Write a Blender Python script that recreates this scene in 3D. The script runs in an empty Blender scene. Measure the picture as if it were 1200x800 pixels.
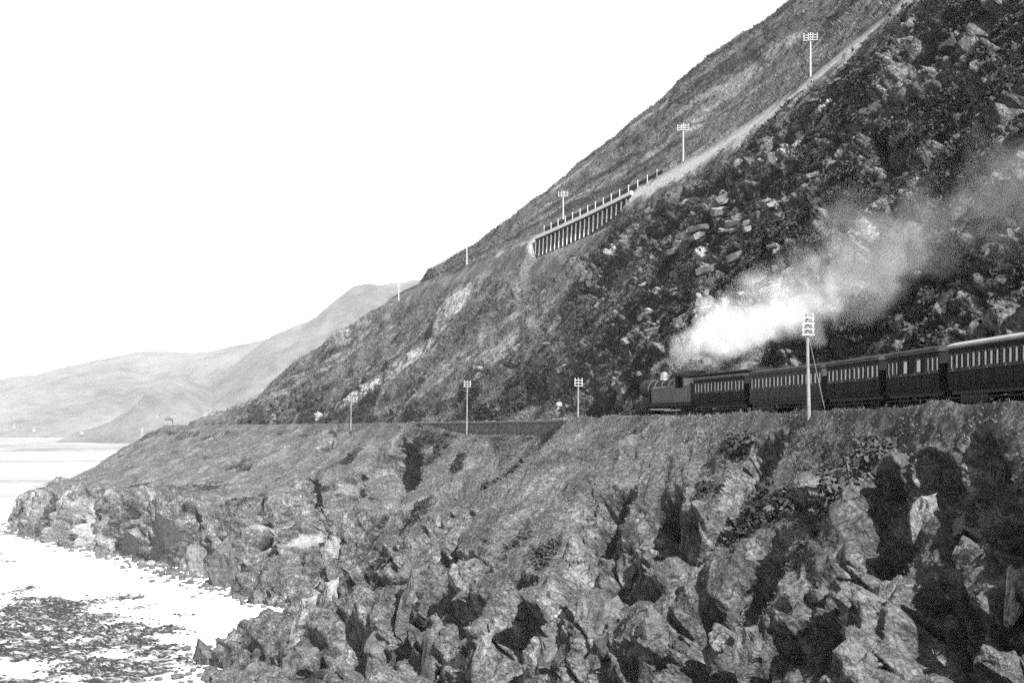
import bpy, math, random
import numpy as np
from mathutils import Vector, Matrix
R = math.radians
rng = np.random.default_rng(7)
random.seed(7)
sc = bpy.context.scene
col = sc.collection

# ------------------------------------------------------------------ camera, sky, sun, exposure
CZ = 28.0                      # eye height above the sea; the line runs about a metre higher
F = 1400.0                     # focal length in photo pixels (1200 wide)
cam_d = bpy.data.cameras.new('camera'); cam = bpy.data.objects.new('camera', cam_d); col.objects.link(cam)
cam.location = (0, 0, CZ); cam.rotation_euler = (R(90), 0, 0)
cam_d.sensor_width = 36; cam_d.lens = 36 * F / 1200; cam_d.shift_y = 103 / 1200
cam_d.clip_start = 0.5; cam_d.clip_end = 30000
sc.camera = cam

SUN = Vector((0.47, -0.88, 0)).normalized() * math.cos(R(44)) + Vector((0, 0, math.sin(R(44))))
world = bpy.data.worlds.new('World'); sc.world = world; world.use_nodes = True
wn = world.node_tree; wn.nodes.clear()
sky = wn.nodes.new('ShaderNodeTexSky'); sky.sky_type = 'NISHITA'; sky.sun_disc = False
sky.sun_elevation = R(44); sky.sun_rotation = math.atan2(SUN.x, SUN.y)
sep = wn.nodes.new('ShaderNodeSeparateColor')          # plate sensitive to blue light only: neutral, pale sky
bg = wn.nodes.new('ShaderNodeBackground'); bg.inputs['Strength'].default_value = 0.08
wo = wn.nodes.new('ShaderNodeOutputWorld')
wn.links.new(sky.outputs[0], sep.inputs[0]); wn.links.new(sep.outputs['Blue'], bg.inputs['Color'])
wn.links.new(bg.outputs[0], wo.inputs[0])
sl = bpy.data.lights.new('sun', 'SUN'); sl.energy = 5.0; sl.angle = R(0.5); sl.color = (1, 0.995, 0.985)
so = bpy.data.objects.new('sun', sl); col.objects.link(so); so.location = SUN * 400
so.rotation_euler = SUN.to_track_quat('Z', 'Y').to_euler()
sc.view_settings.view_transform = 'Standard'; sc.view_settings.look = 'None'
sc.view_settings.exposure = 2.1; sc.view_settings.gamma = 1
sc.render.engine = 'CYCLES'
sc.cycles.use_denoising = False
sc.cycles.max_bounces = 4; sc.cycles.volume_bounces = 1; sc.cycles.diffuse_bounces = 2
sc.cycles.volume_max_steps = 128

# ------------------------------------------------------------------ numpy noise
def _h(ix, iy, iz, seed):
    x = (ix.astype(np.int64) * 374761393 + iy.astype(np.int64) * 668265263 + iz.astype(np.int64) * 2147483647 + seed * 974634777) & 0xFFFFFFFF
    x = ((x ^ (x >> 13)) * 1274126177) & 0xFFFFFFFF
    x = ((x ^ (x >> 16)) * 2246822519) & 0xFFFFFFFF
    x = x ^ (x >> 15)
    return (x & 0xFFFFFF) / float(0x1000000)

def vnoise(P, seed=0):
    i = np.floor(P).astype(np.int64); f = P - i; f = f * f * f * (f * (f * 6 - 15) + 10)
    r = 0
    for dx in (0, 1):
        wx = f[:, 0] if dx else 1 - f[:, 0]
        for dy in (0, 1):
            wy = f[:, 1] if dy else 1 - f[:, 1]
            for dz in (0, 1):
                wz = f[:, 2] if dz else 1 - f[:, 2]
                r = r + wx * wy * wz * _h(i[:, 0] + dx, i[:, 1] + dy, i[:, 2] + dz, seed)
    return r * 2 - 1

ROT = np.array([[0.36, 0.48, -0.8], [-0.8, 0.6, 0.0], [0.48, 0.64, 0.6]])
def fbm(P, octs=4, seed=0, gain=0.5):
    a, s, t = 1.0, 0.0, 0.0
    Q = P
    for o in range(octs):
        s = s + a * vnoise(Q, seed + o * 17); t += a; a *= gain; Q = Q @ ROT * 2.03 + 3.7
    return s / t

def worley(P, seed=0):
    c = np.floor(P).astype(np.int64)
    n = len(P); f1 = np.full(n, 9.0); f2 = np.full(n, 9.0)
    loc = np.zeros((n, 3)); idh = np.zeros((n, 4))
    best = np.zeros((n, 3), np.int64)
    for dx in (-1, 0, 1):
        for dy in (-1, 0, 1):
            for dz in (-1, 0, 1):
                ix, iy, iz = c[:, 0] + dx, c[:, 1] + dy, c[:, 2] + dz
                fx = ix + _h(ix, iy, iz, seed); fy = iy + _h(ix, iy, iz, seed + 1); fz = iz + _h(ix, iy, iz, seed + 2)
                lx, ly, lz = P[:, 0] - fx, P[:, 1] - fy, P[:, 2] - fz
                d = np.maximum(np.maximum(np.abs(lx), np.abs(ly)), np.abs(lz)) * 0.8 + 0.2 * np.sqrt(lx * lx + ly * ly + lz * lz)
                m = d < f1
                f2 = np.where(m, f1, np.minimum(f2, d)); f1 = np.where(m, d, f1)
                loc[m] = np.stack([lx, ly, lz], 1)[m]; best[m] = np.stack([ix, iy, iz], 1)[m]
    for k in range(4): idh[:, k] = _h(best[:, 0], best[:, 1], best[:, 2], seed + 11 + k) - 0.5
    return f1, f2, loc, idh

def sstep(a, b, x):
    t = np.clip((x - a) / (b - a), 0, 1); return t * t * (3 - 2 * t)

def pchip(Y, t):
    n = len(Y); d = np.diff(Y, axis=0); m = np.zeros_like(Y)
    a, b = d[:-1], d[1:]
    with np.errstate(divide='ignore', invalid='ignore'):
        h = np.where(a * b > 0, 2 * a * b / (a + b), 0)
    m[1:-1] = np.nan_to_num(h); m[0] = d[0]; m[-1] = d[-1]
    i = np.clip(np.floor(t).astype(int), 0, n - 2); f = (t - i).reshape((-1,) + (1,) * (Y.ndim - 1))
    h00 = 2 * f**3 - 3 * f**2 + 1; h10 = f**3 - 2 * f**2 + f; h01 = -2 * f**3 + 3 * f**2; h11 = f**3 - f**2
    return h00 * Y[i] + h10 * m[i] + h01 * Y[i + 1] + h11 * m[i + 1]

# ------------------------------------------------------------------ mesh helpers
def new_mesh(name, V, Fq, attrs=None, smooth=False):
    me = bpy.data.meshes.new(name)
    V = np.asarray(V, np.float32); Fq = np.asarray(Fq, np.int32); k = Fq.shape[1]
    me.vertices.add(len(V)); me.vertices.foreach_set('co', V.ravel())
    me.loops.add(Fq.size); me.loops.foreach_set('vertex_index', Fq.ravel())
    me.polygons.add(len(Fq)); me.polygons.foreach_set('loop_start', np.arange(0, Fq.size, k, dtype=np.int32))
    me.polygons.foreach_set('loop_total', np.full(len(Fq), k, np.int32))
    if smooth: me.polygons.foreach_set('use_smooth', np.ones(len(Fq), bool))
    for an, av in (attrs or {}).items():
        a = me.attributes.new(an, 'FLOAT', 'POINT'); a.data.foreach_set('value', np.asarray(av, np.float32))
    me.update(calc_edges=True)
    return me

def link(name, me, mat=None, parent=None, loc=None):
    o = bpy.data.objects.new(name, me); col.objects.link(o)
    if mat is not None and me is not None:
        if not me.materials: me.materials.append(mat)
    if parent is not None: o.parent = parent
    if loc is not None: o.location = loc
    return o

def tag(o, label=None, cat=None, group=None, kind=None):
    if label: o['label'] = label
    if cat: o['category'] = cat
    if group: o['group'] = group
    if kind: o['kind'] = kind
    return o

def empty(name, loc, rz=0, label=None, cat=None, group=None):
    o = bpy.data.objects.new(name, None); col.objects.link(o); o.location = loc; o.rotation_euler = (0, 0, rz)
    o.empty_display_size = 0.3
    return tag(o, label, cat, group)

class MB:                                   # collects simple shapes into one mesh
    def __init__(s): s.v = []; s.f = []
    def add(s, vs, fs):
        b = len(s.v); s.v += [tuple(p) for p in vs]; s.f += [tuple(b + i for i in f) for f in fs]; return s
    def box(s, x0, x1, y0, y1, z0, z1):
        return s.add([(x0, y0, z0), (x1, y0, z0), (x1, y1, z0), (x0, y1, z0), (x0, y0, z1), (x1, y0, z1), (x1, y1, z1), (x0, y1, z1)],
                     [(0, 3, 2, 1), (4, 5, 6, 7), (0, 1, 5, 4), (1, 2, 6, 5), (2, 3, 7, 6), (3, 0, 4, 7)])
    def beam(s, a, b, w, h=None):
        a, b = Vector(a), Vector(b); d = (b - a).normalized(); up = Vector((0, 0, 1)) if abs(d.z) < 0.95 else Vector((0, 1, 0))
        x = d.cross(up).normalized() * w / 2; y = x.cross(d).normalized() * (h or w) / 2
        return s.add([a - x - y, a + x - y, a + x + y, a - x + y, b - x - y, b + x - y, b + x + y, b - x + y],
                     [(0, 1, 2, 3), (7, 6, 5, 4), (0, 4, 5, 1), (1, 5, 6, 2), (2, 6, 7, 3), (3, 7, 4, 0)])
    def lathe(s, a, d, prof, n=16, cap=True):  # prof: list of (distance along d, radius)
        a = Vector(a); d = Vector(d).normalized(); up = Vector((0, 0, 1)) if abs(d.z) < 0.95 else Vector((0, 1, 0))
        x = d.cross(up).normalized(); y = x.cross(d).normalized(); vs = []; fs = []
        for t, r in prof:
            for k in range(n):
                an = 2 * math.pi * k / n; vs.append(a + d * t + x * math.cos(an) * r + y * math.sin(an) * r)
        for i in range(len(prof) - 1):
            for k in range(n):
                k2 = (k + 1) % n; fs.append((i * n + k, (i + 1) * n + k, (i + 1) * n + k2, i * n + k2))
        if cap: fs.append(tuple(range(n))); fs.append(tuple((len(prof) - 1) * n + n - 1 - k for k in range(n)))
        return s.add(vs, fs)
    def prism(s, outline, x0, x1):            # outline in (y, z), extruded along x
        n = len(outline)
        return s.add([(x0, y, z) for y, z in outline] + [(x1, y, z) for y, z in outline],
                     [tuple(range(n)), tuple(range(2 * n - 1, n - 1, -1))] + [(i, n + i, n + (i + 1) % n, (i + 1) % n) for i in range(n)])
    def mesh(s, name):
        me = bpy.data.meshes.new(name); me.from_pydata([tuple(p) for p in s.v], [], s.f); me.update(); return me
    def build(s, name, mat, parent=None, loc=None, smooth=False):
        me = s.mesh(name)
        if smooth: me.polygons.foreach_set('use_smooth', [True] * len(me.polygons))
        return link(name, me, mat, parent, loc)

# ------------------------------------------------------------------ materials (a black and white plate: neutral tones only)
def base_mat(name, rough=0.9):
    m = bpy.data.materials.new(name); m.use_nodes = True; nt = m.node_tree
    b = nt.nodes['Principled BSDF']; b.inputs['Roughness'].default_value = rough
    b.inputs['Specular IOR Level'].default_value = 0.25
    return m, nt, b
def N(nt, t, **kw):
    n = nt.nodes.new(t)
    for k, v in kw.items():
        if k in ('op',): n.operation = v
        elif hasattr(n, k): setattr(n, k, v)
        else: n.inputs[k].default_value = v
    return n
def noise_n(nt, scale, detail=4, rough=0.6, vec=None, dist=0.0):
    n = N(nt, 'ShaderNodeTexNoise'); n.inputs['Scale'].default_value = scale; n.inputs['Detail'].default_value = detail
    n.inputs['Roughness'].default_value = rough; n.inputs['Distortion'].default_value = dist
    if vec is not None: nt.links.new(vec, n.inputs['Vector'])
    return n.outputs['Fac']
def ramp(nt, fac, stops, K=0.52):
    r = N(nt, 'ShaderNodeValToRGB'); e = r.color_ramp.elements
    while len(e) > 1: e.remove(e[-1])
    e[0].position = stops[0][0]; e[0].color = (stops[0][1] * K,) * 3 + (1,)
    for p, v in stops[1:]:
        q = e.new(p); q.color = (v * K,) * 3 + (1,)
    nt.links.new(fac, r.inputs[0]); return r.outputs[0]
def mth(nt, op, a, b=None, c=None, clamp=False):
    n = N(nt, 'ShaderNodeMath', op=op); n.use_clamp = clamp
    for i, x in enumerate((a, b, c)):
        if x is None: continue
        if isinstance(x, (int, float)): n.inputs[i].default_value = x
        else: nt.links.new(x, n.inputs[i])
    return n.outputs[0]
def mixc(nt, f, a, b, mode='MIX'):
    n = N(nt, 'ShaderNodeMix'); n.data_type = 'RGBA'; n.blend_type = mode
    for sock, x in ((n.inputs['Factor'], f), (n.inputs['A'], a), (n.inputs['B'], b)):
        if isinstance(x, (int, float)): sock.default_value = x if sock.type == 'VALUE' else (x, x, x, 1)
        else: nt.links.new(x, sock)
    return n.outputs['Result']
def bump(nt, b, h, strength=0.5, dist=0.1):
    n = N(nt, 'ShaderNodeBump'); n.inputs['Strength'].default_value = strength; n.inputs['Distance'].default_value = dist
    nt.links.new(h, n.inputs['Height']); nt.links.new(n.outputs[0], b.inputs['Normal'])
def attr(nt, name):
    n = N(nt, 'ShaderNodeAttribute'); n.attribute_name = name; return n.outputs['Fac']
def pos(nt): return N(nt, 'ShaderNodeNewGeometry').outputs['Position']

def cracks(nt, p, scale):
    wv = N(nt, 'ShaderNodeTexNoise'); wv.inputs['Scale'].default_value = 0.9; wv.inputs['Detail'].default_value = 5; nt.links.new(p, wv.inputs['Vector'])
    mx = N(nt, 'ShaderNodeMix'); mx.data_type = 'VECTOR'; mx.inputs['Factor'].default_value = 0.45
    va = N(nt, 'ShaderNodeVectorMath'); va.operation = 'SCALE'; va.inputs['Scale'].default_value = 3.0; nt.links.new(wv.outputs['Color'], va.inputs[0])
    vb = N(nt, 'ShaderNodeVectorMath'); vb.operation = 'ADD'; nt.links.new(p, vb.inputs[0]); nt.links.new(va.outputs[0], vb.inputs[1])
    mp = N(nt, 'ShaderNodeMapping'); mp.inputs['Rotation'].default_value = (0.5, -0.6, 0.3); mp.inputs['Scale'].default_value = (1.5, 1.0, 0.5); nt.links.new(vb.outputs[0], mp.inputs[0])
    v = N(nt, 'ShaderNodeTexVoronoi'); v.feature = 'DISTANCE_TO_EDGE'; v.inputs['Scale'].default_value = scale; nt.links.new(mp.outputs[0], v.inputs['Vector'])
    nt.nodes.remove(mx)
    return mth(nt, 'MULTIPLY', v.outputs['Distance'], 9.0, None, True)
def simple(name, lo, hi, scale=3.0, rough=0.85, bmp=0.3, detail=5, metal=0.0, bd=0.02, wpos=False):
    m, nt, b = base_mat(name, rough)
    tc = pos(nt) if wpos else N(nt, 'ShaderNodeTexCoord').outputs['Object']
    f = noise_n(nt, scale, detail, 0.75 if wpos else 0.65, tc)
    nt.links.new(ramp(nt, f, [(0.36 if wpos else 0.3, lo), (0.64 if wpos else 0.7, hi)]), b.inputs['Base Color'])
    b.inputs['Metallic'].default_value = metal
    if wpos:
        ck = cracks(nt, tc, 0.8); c_ = b.inputs['Base Color'].links[0].from_socket
        nt.links.new(mixc(nt, 1.0, c_, mth(nt, 'MULTIPLY_ADD', ck, 0.45, 0.55), 'MULTIPLY'), b.inputs['Base Color'])
    if bmp: bump(nt, b, noise_n(nt, scale * 6, 3, 0.6, tc), bmp, bd)
    return m

def terrain_mat():
    m, nt, b = base_mat('hillside_turf_and_rock', 0.95)
    b.inputs['Specular IOR Level'].default_value = 0.1
    p = pos(nt)
    n1 = noise_n(nt, 0.22, 5, 0.6, p); n2 = noise_n(nt, 1.7, 8, 0.75, p); n3 = noise_n(nt, 5.0, 8, 0.8, p)
    g = ramp(nt, mth(nt, 'MULTIPLY_ADD', n1, 0.45, mth(nt, 'MULTIPLY', n2, 0.55)), [(0.34, 0.03), (0.5, 0.10), (0.64, 0.24)])
    g = mixc(nt, 1.0, g, ramp(nt, n3, [(0.38, 0.22), (0.5, 0.95), (0.64, 2.1)], 1.0), 'MULTIPLY')
    rk = ramp(nt, mth(nt, 'MULTIPLY_ADD', noise_n(nt, 0.9, 8, 0.76, p, 0.6), 0.75, mth(nt, 'MULTIPLY', n3, 0.25)), [(0.34, 0.02), (0.48, 0.10), (0.58, 0.19), (0.70, 0.34)])
    rk = mixc(nt, 0.9, rk, mth(nt, 'MULTIPLY_ADD', attr(nt, 'tone'), 1.5, 0.95), 'MULTIPLY')
    rk = mixc(nt, 0.8, rk, ramp(nt, n3, [(0.38, 0.4), (0.62, 1.6)], 1.0), 'MULTIPLY')
    ck = cracks(nt, p, 0.75)
    rk = mixc(nt, 1.0, rk, mth(nt, 'MULTIPLY_ADD', ck, 0.45, 0.55), 'MULTIPLY')
    sc_ = ramp(nt, noise_n(nt, 2.6, 6, 0.75, p), [(0.38, 0.008), (0.52, 0.04), (0.66, 0.16)])
    c = mixc(nt, attr(nt, 'rock'), g, rk)
    edge = mth(nt, 'ADD', attr(nt, 'scrub'), mth(nt, 'MULTIPLY', mth(nt, 'SUBTRACT', n2, 0.5), 1.2))
    c = mixc(nt, mth(nt, 'SMOOTH_MIN', 1.0, mth(nt, 'MULTIPLY_ADD', edge, 2.6, -0.8, True), 0.1), c, sc_)
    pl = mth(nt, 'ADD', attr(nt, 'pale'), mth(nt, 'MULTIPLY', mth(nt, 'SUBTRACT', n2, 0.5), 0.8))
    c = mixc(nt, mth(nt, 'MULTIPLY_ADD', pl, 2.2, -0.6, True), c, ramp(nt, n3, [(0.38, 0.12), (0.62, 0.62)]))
    nt.links.new(c, b.inputs['Base Color'])
    hh = mth(nt, 'MULTIPLY_ADD', n3, 0.6, n2)
    bump(nt, b, mth(nt, 'ADD', hh, mth(nt, 'MULTIPLY', attr(nt, 'rock'), mth(nt, 'MULTIPLY', ck, 0.4))), 1.0, 0.3)
    return m

M = {}
M['terrain'] = terrain_mat()
M['rock'] = simple('weathered_rock', 0.05, 0.2, 1.1, 0.9, 0.9, 8, bd=0.3, wpos=True)
M['rock_pale'] = simple('lichened_pale_rock', 0.10, 0.36, 1.3, 0.9, 0.8, 8, bd=0.3, wpos=True)
M['rock_dark'] = simple('wet_dark_rock', 0.015, 0.07, 1.2, 0.7, 0.9, 8, bd=0.3, wpos=True)
M['pole'] = simple('bleached_pole_timber', 0.16, 0.34, 2.0, 0.85, 0.2)
M['pole_white'] = simple('sunbleached_pole_timber', 0.42, 0.7, 2.0, 0.85, 0.2)
M['arm'] = simple('pale_crossarm_timber', 0.34, 0.55, 3.0, 0.8, 0.2)
M['porcelain'] = simple('white_porcelain', 0.5, 0.62, 3.0, 0.3, 0)
M['wire'] = simple('steel_wire', 0.3, 0.45, 5.0, 0.5, 0)
M['coach'] = simple('dark_coach_paint', 0.006, 0.02, 1.5, 0.8, 0.1)
M['coach_mid'] = simple('worn_coach_paint', 0.03, 0.075, 1.8, 0.8, 0.1)
M['roof_dark'] = simple('sooty_roof_canvas', 0.015, 0.06, 1.2, 0.8, 0.3)
M['roof_pale'] = simple('pale_roof_canvas', 0.26, 0.42, 0.8, 0.7, 0.2)
M['iron'] = simple('black_iron', 0.012, 0.04, 3.0, 0.55, 0.2)
M['loco'] = simple('locomotive_paint', 0.01, 0.03, 2.0, 0.6, 0.1)
M['tank'] = simple('dusty_tank_paint', 0.06, 0.13, 2.0, 0.6, 0.1)
M['brass'] = simple('bright_brass', 0.4, 0.55, 2.0, 0.3, 0, metal=0.6)
M['glass'] = simple('window_glass', 0.02, 0.2, 0.9, 0.12, 0)
M['glass'].node_tree.nodes['Principled BSDF'].inputs['Specular IOR Level'].default_value = 0.9
M['lining'] = simple('pale_lining', 0.05, 0.12, 3.0, 0.6, 0)
M['ballast'] = simple('stone_ballast', 0.06, 0.26, 7.0, 0.95, 0.9, bd=0.06)
M['steel'] = simple('rail_steel', 0.3, 0.45, 4.0, 0.35, 0, metal=0.7)
M['sleeper'] = simple('creosoted_sleeper', 0.03, 0.08, 4.0, 0.9, 0.3)
M['road'] = simple('dusty_road', 0.3, 0.48, 0.5, 0.95, 0.4)
M['wall'] = simple('dry_stone', 0.03, 0.3, 1.6, 0.95, 0.9, 7, bd=0.1)
M['coping'] = simple('coping_stone', 0.14, 0.34, 1.5, 0.9, 0.5)
M['timber'] = simple('grey_timber', 0.8, 1.25, 3.0, 0.85, 0.2)
M['timber_dark'] = simple('tarred_timber', 0.015, 0.05, 3.0, 0.8, 0.2)
M['white'] = simple('limewash', 0.16, 0.28, 1.0, 0.85, 0.1)
M['slate'] = simple('slate_roofing', 0.08, 0.16, 2.0, 0.7, 0.2)

for k_ in ('coach', 'coach_mid', 'roof_dark', 'iron', 'lining', 'loco', 'wall'): M[k_].node_tree.nodes['Principled BSDF'].inputs['Specular IOR Level'].default_value = 0.08
def veg_mat(name, lo, hi):
    m, nt, b = base_mat(name, 0.9); b.inputs['Specular IOR Level'].default_value = 0.05
    t = attr(nt, 'tone')
    nt.links.new(ramp(nt, t, [(0.0, lo), (1.0, hi)]), b.inputs['Base Color'])
    return m
M['grass'] = veg_mat('dry_grass', 0.02, 0.27)
M['scrub'] = veg_mat('heather_and_gorse', 0.006, 0.10)

# ------------------------------------------------------------------ the lie of the land
RAIL = np.array([(27, -60), (26.6, -20), (26.4, 10), (26, 35), (24.6, 57), (22.2, 80), (19.8, 92), (16.6, 103), (12.6, 113), (10.0, 125), (9.8, 145), (8, 170), (-2, 198), (-17, 232), (-33, 268), (-70, 325), (-105, 378), (-104, 440)], float)
# per station: seaward points (bank, cliff top, cliff mid, foot) and landward points (low slope, mid slope, road edges, upper slope, crest)
ST = {
 1: dict(s=[(14, -22, 26), (0, -24, 24), (-6, -24, 12), (-13, -24, 0)], l=[(35, -18, 42), (49, -18, 64), (63, -20, 96), (68, -19, 96.4), (92, -15, 120), (132, -10, 152)]),
 2: dict(s=[(13, 3, 26.4), (-2, 0, 26), (-5.5, -1, 14), (-12, -2, 0)], l=[(34.5, 12, 42), (48, 12, 64), (62, 10, 94), (67, 11, 94.4), (90, 15, 118), (130, 20, 150)]),
 3: dict(s=[(18, 25, 23), (13, 18, 15), (6, 14, 7), (-2, 12, 0)], l=[(34, 38, 42), (47, 38, 64), (61, 38, 91.5), (66, 39, 92), (88, 45, 116), (122, 55, 146)]),
 4: dict(s=[(18.2, 48, 23), (14.6, 38, 18.6), (8, 33, 10), (0, 30, 0)], l=[(34, 60, 42), (46, 64, 64), (59, 66, 88.5), (64, 67, 89), (85, 75, 112), (115, 90, 140)]),
 5: dict(s=[(15.8, 68, 23), (12, 57, 17), (6.5, 52, 10), (-3, 48, 0)], l=[(31.5, 84, 42), (43, 88, 62), (57, 92, 85), (62, 93, 85.5), (80, 102, 108), (105, 115, 135)]),
 6: dict(s=[(13.6, 81, 23.4), (8.6, 70, 16), (3, 65, 9), (-8, 62, 0)], l=[(29.5, 95, 42), (41, 100, 62), (55, 105, 83.5), (60, 106.5, 84), (77, 115, 106), (100, 130, 132)]),
 7: dict(s=[(10, 92, 24), (5, 82, 16.5), (-2, 80, 9), (-16, 80, 0)], l=[(27.5, 108, 42), (39, 113, 61.5), (52.5, 118, 82), (57.5, 120, 82.5), (73, 130, 103), (95, 145, 128)]),
 8: dict(s=[(4, 108, 24.5), (-5, 103, 17), (-13, 105, 10), (-27, 109, 0)], l=[(24, 120, 42), (35, 127, 60), (49, 136, 80), (53.6, 138.6, 80.5), (66, 152, 100), (86, 170, 122)]),
 9: dict(s=[(1.5, 123, 24.6), (-9, 126, 18.2), (-21, 136, 11), (-36, 147, 0)], l=[(22, 131, 42), (32.5, 138, 59), (46.5, 149, 78.6), (51, 152, 79), (62, 166, 98), (80, 186, 120)]),
 10: dict(s=[(6, 147, 24.5), (0, 150, 17), (-10, 157, 8), (-19, 163, 0)], l=[(19.5, 150, 42), (29, 156, 58), (41.5, 166, 76), (45.5, 169.5, 76.4), (56, 184, 95), (72, 206, 117)]),
 11: dict(s=[(2.2, 172.5, 25), (-7, 176, 17), (-16, 177, 8), (-26, 175, 0)], l=[(16, 174, 41), (24, 179, 56), (33.5, 186, 72.8), (37.5, 189, 73.2), (49, 206, 92), (63, 229, 114.5)]),
 12: dict(s=[(-7.5, 195, 25.2), (-16, 191, 19), (-27, 185, 11.5), (-33.5, 181, 0)], l=[(4, 202.5, 40), (11, 208, 53), (18, 216.5, 68.8), (22, 219.5, 69.2), (35, 235, 87), (46, 251, 108.5)]),
 13: dict(s=[(-23, 228, 25), (-31, 223, 18), (-46, 217, 12), (-56, 213, 0)], l=[(-10, 237, 40), (-4, 242, 52), (2, 247, 66.2), (6, 250, 66.6), (19, 263, 82), (31, 272, 99)]),
 14: dict(s=[(-41, 263, 24.5), (-55, 257, 16.5), (-75, 254, 12), (-85, 257, 0)], l=[(-26, 273.5, 40), (-20, 279, 52.5), (-13, 285, 65.4), (-9.5, 288.5, 65.8), (-7, 298, 73), (-9, 311, 77)]),
 15: dict(s=[(-84, 320, 23), (-106, 314, 15), (-121, 310, 10.5), (-130, 313, 0)], l=[(-56, 326, 40), (-43, 323, 52), (-29, 320, 64.2), (-26, 321, 64.5), (-24.5, 322, 67.5), (-23, 324, 70.3)]),
 16: dict(s=[(-121, 380, 22.5), (-131, 372, 14), (-139, 364, 8.5), (-146, 355, 0)], l=[(-84, 370, 34), (-63, 354, 46), (-35, 337, 62), (-32, 336, 62.3), (-28, 337, 64), (-25, 338, 66)]),
 17: dict(s=[(-119, 452, 21), (-128, 456, 13), (-135, 460, 6), (-142, 468, 0)], l=[(-82, 428, 36), (-58, 408, 46), (-28, 384, 58), (-23, 382, 58.3), (-10, 376, 62), (2, 372, 64)]),
}
NS = len(ST)
RP = RAIL[1:]
tan = np.gradient(RP, axis=0); tan /= np.linalg.norm(tan, axis=1)[:, None]
nor = np.stack([tan[:, 1], -tan[:, 0]], 1)           # points uphill (to the right)
RZ = 28.6
def off(k, o, z): return (*(RP[k] + nor[k] * o), z)
SEA = np.zeros((NS, 6, 3)); LAND = np.zeros((NS, 11, 3))
for k in range(NS):
    s, l = ST[k + 1]['s'], ST[k + 1]['l']
    f = np.array(s[3], float); g = np.array(s[2], float); o = f + (f - g) * 0.5; o[2] = -4
    SEA[k] = [off(k, -4.3, 27.1) if k in (10, 11) else off(k, -3.4, 29.0)] + s + [tuple(o)]
    c = np.array(l[5], float); d = c - np.array(l[4], float); d[2] = 0; d /= np.linalg.norm(d)
    LAND[k] = [off(k, -3.3, 28.95), off(k, -2.5, RZ), off(k, 2.5, RZ), off(k, 3.4, 29.6)] + l + [tuple(c + d * 45 + np.array([0, 0, -14.0]))]

def usamples(ctrl, vi, lo, hi, k):
    t = []
    for i in range(len(ctrl) - 1):
        L = max(np.linalg.norm(ctrl[i + 1, v] - ctrl[i, v]) for v in vi)
        dist = np.linalg.norm((ctrl[i, vi[0], :2] + ctrl[i + 1, vi[0], :2]) / 2)
        n = max(2, int(L / np.clip(dist * k, lo, hi)))
        t += list(i + np.arange(n) / n)
    return np.array(t + [len(ctrl) - 1.0])
def vsamples(ns):
    t = []
    for i, n in enumerate(ns): t += list(i + np.arange(n) / n)
    return np.array(t + [float(len(ns))])

def loft(ctrl, u, v):
    A = pchip(ctrl, u)                                 # U,V,3
    B = pchip(np.swapaxes(A, 0, 1).copy(), v)          # v,U,3
    return np.swapaxes(B, 0, 1)                        # U,v,3
def normals(G):
    du = np.gradient(G, axis=0); dv = np.gradient(G, axis=1); n = np.cross(du, dv)
    n /= np.linalg.norm(n, axis=2)[:, :, None] + 1e-9
    if n[..., 2].mean() < 0: n = -n
    return n
def smooth_n(n, r):
    for ax in (0, 1):
        c = np.cumsum(np.concatenate([np.repeat(np.take(n, [0], ax), r, ax), n, np.repeat(np.take(n, [-1], ax), r + 1, ax)], ax), ax)
        n = (np.take(c, np.arange(2 * r, c.shape[ax] - 1), ax) - np.take(c, np.arange(0, c.shape[ax] - 1 - 2 * r), ax))
    n = n / (np.linalg.norm(n, axis=2)[:, :, None] + 1e-9); return n
def grid_faces(U, V):
    i = np.arange(U - 1)[:, None] * V + np.arange(V - 1)[None]
    i = i.ravel(); return np.stack([i, i + V, i + V + 1, i + 1], 1)

STRATA = np.array([[0.80, 0.25, 0.55], [-0.35, 0.93, 0.1], [-0.49, -0.27, 0.83]])   # bedding dips steeply
def blocks(P, size, amp, seed, st=(0.75, 1.0, 1.35), crack=0.13, cd=1.0):
    q = (P @ STRATA.T) / (size * np.array(st))
    q = q + 0.13 * np.stack([fbm(q * 1.1, 2, seed + 60), fbm(q * 1.1 + 9, 2, seed + 61), fbm(q * 1.1 - 7, 2, seed + 62)], 1)
    f1, f2, loc, idh = worley(q, seed)
    d = amp * (idh[:, 0] * 1.3 + (loc * idh[:, 1:4]).sum(1) * 1.1)
    d -= amp * cd * (1 - sstep(0, crack, f2 - f1))
    return d, idh[:, 0]

# --- the sea cliff and the grass bank below the line
us = usamples(SEA, (0, 2, 3), 0.15, 0.55, 0.0021)
vs = vsamples([70, 100, 90, 50, 6])
G = loft(SEA, us, vs); nU, nV = G.shape[:2]
nrm = smooth_n(normals(G), 6)
P = G.reshape(-1, 3); NN = nrm.reshape(-1, 3)
vv = np.tile(vs, nU); uu = np.repeat(us, nV)
print('sea cliff grid', nU, nV)
dist = np.hypot(P[:, 0], P[:, 1])
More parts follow.
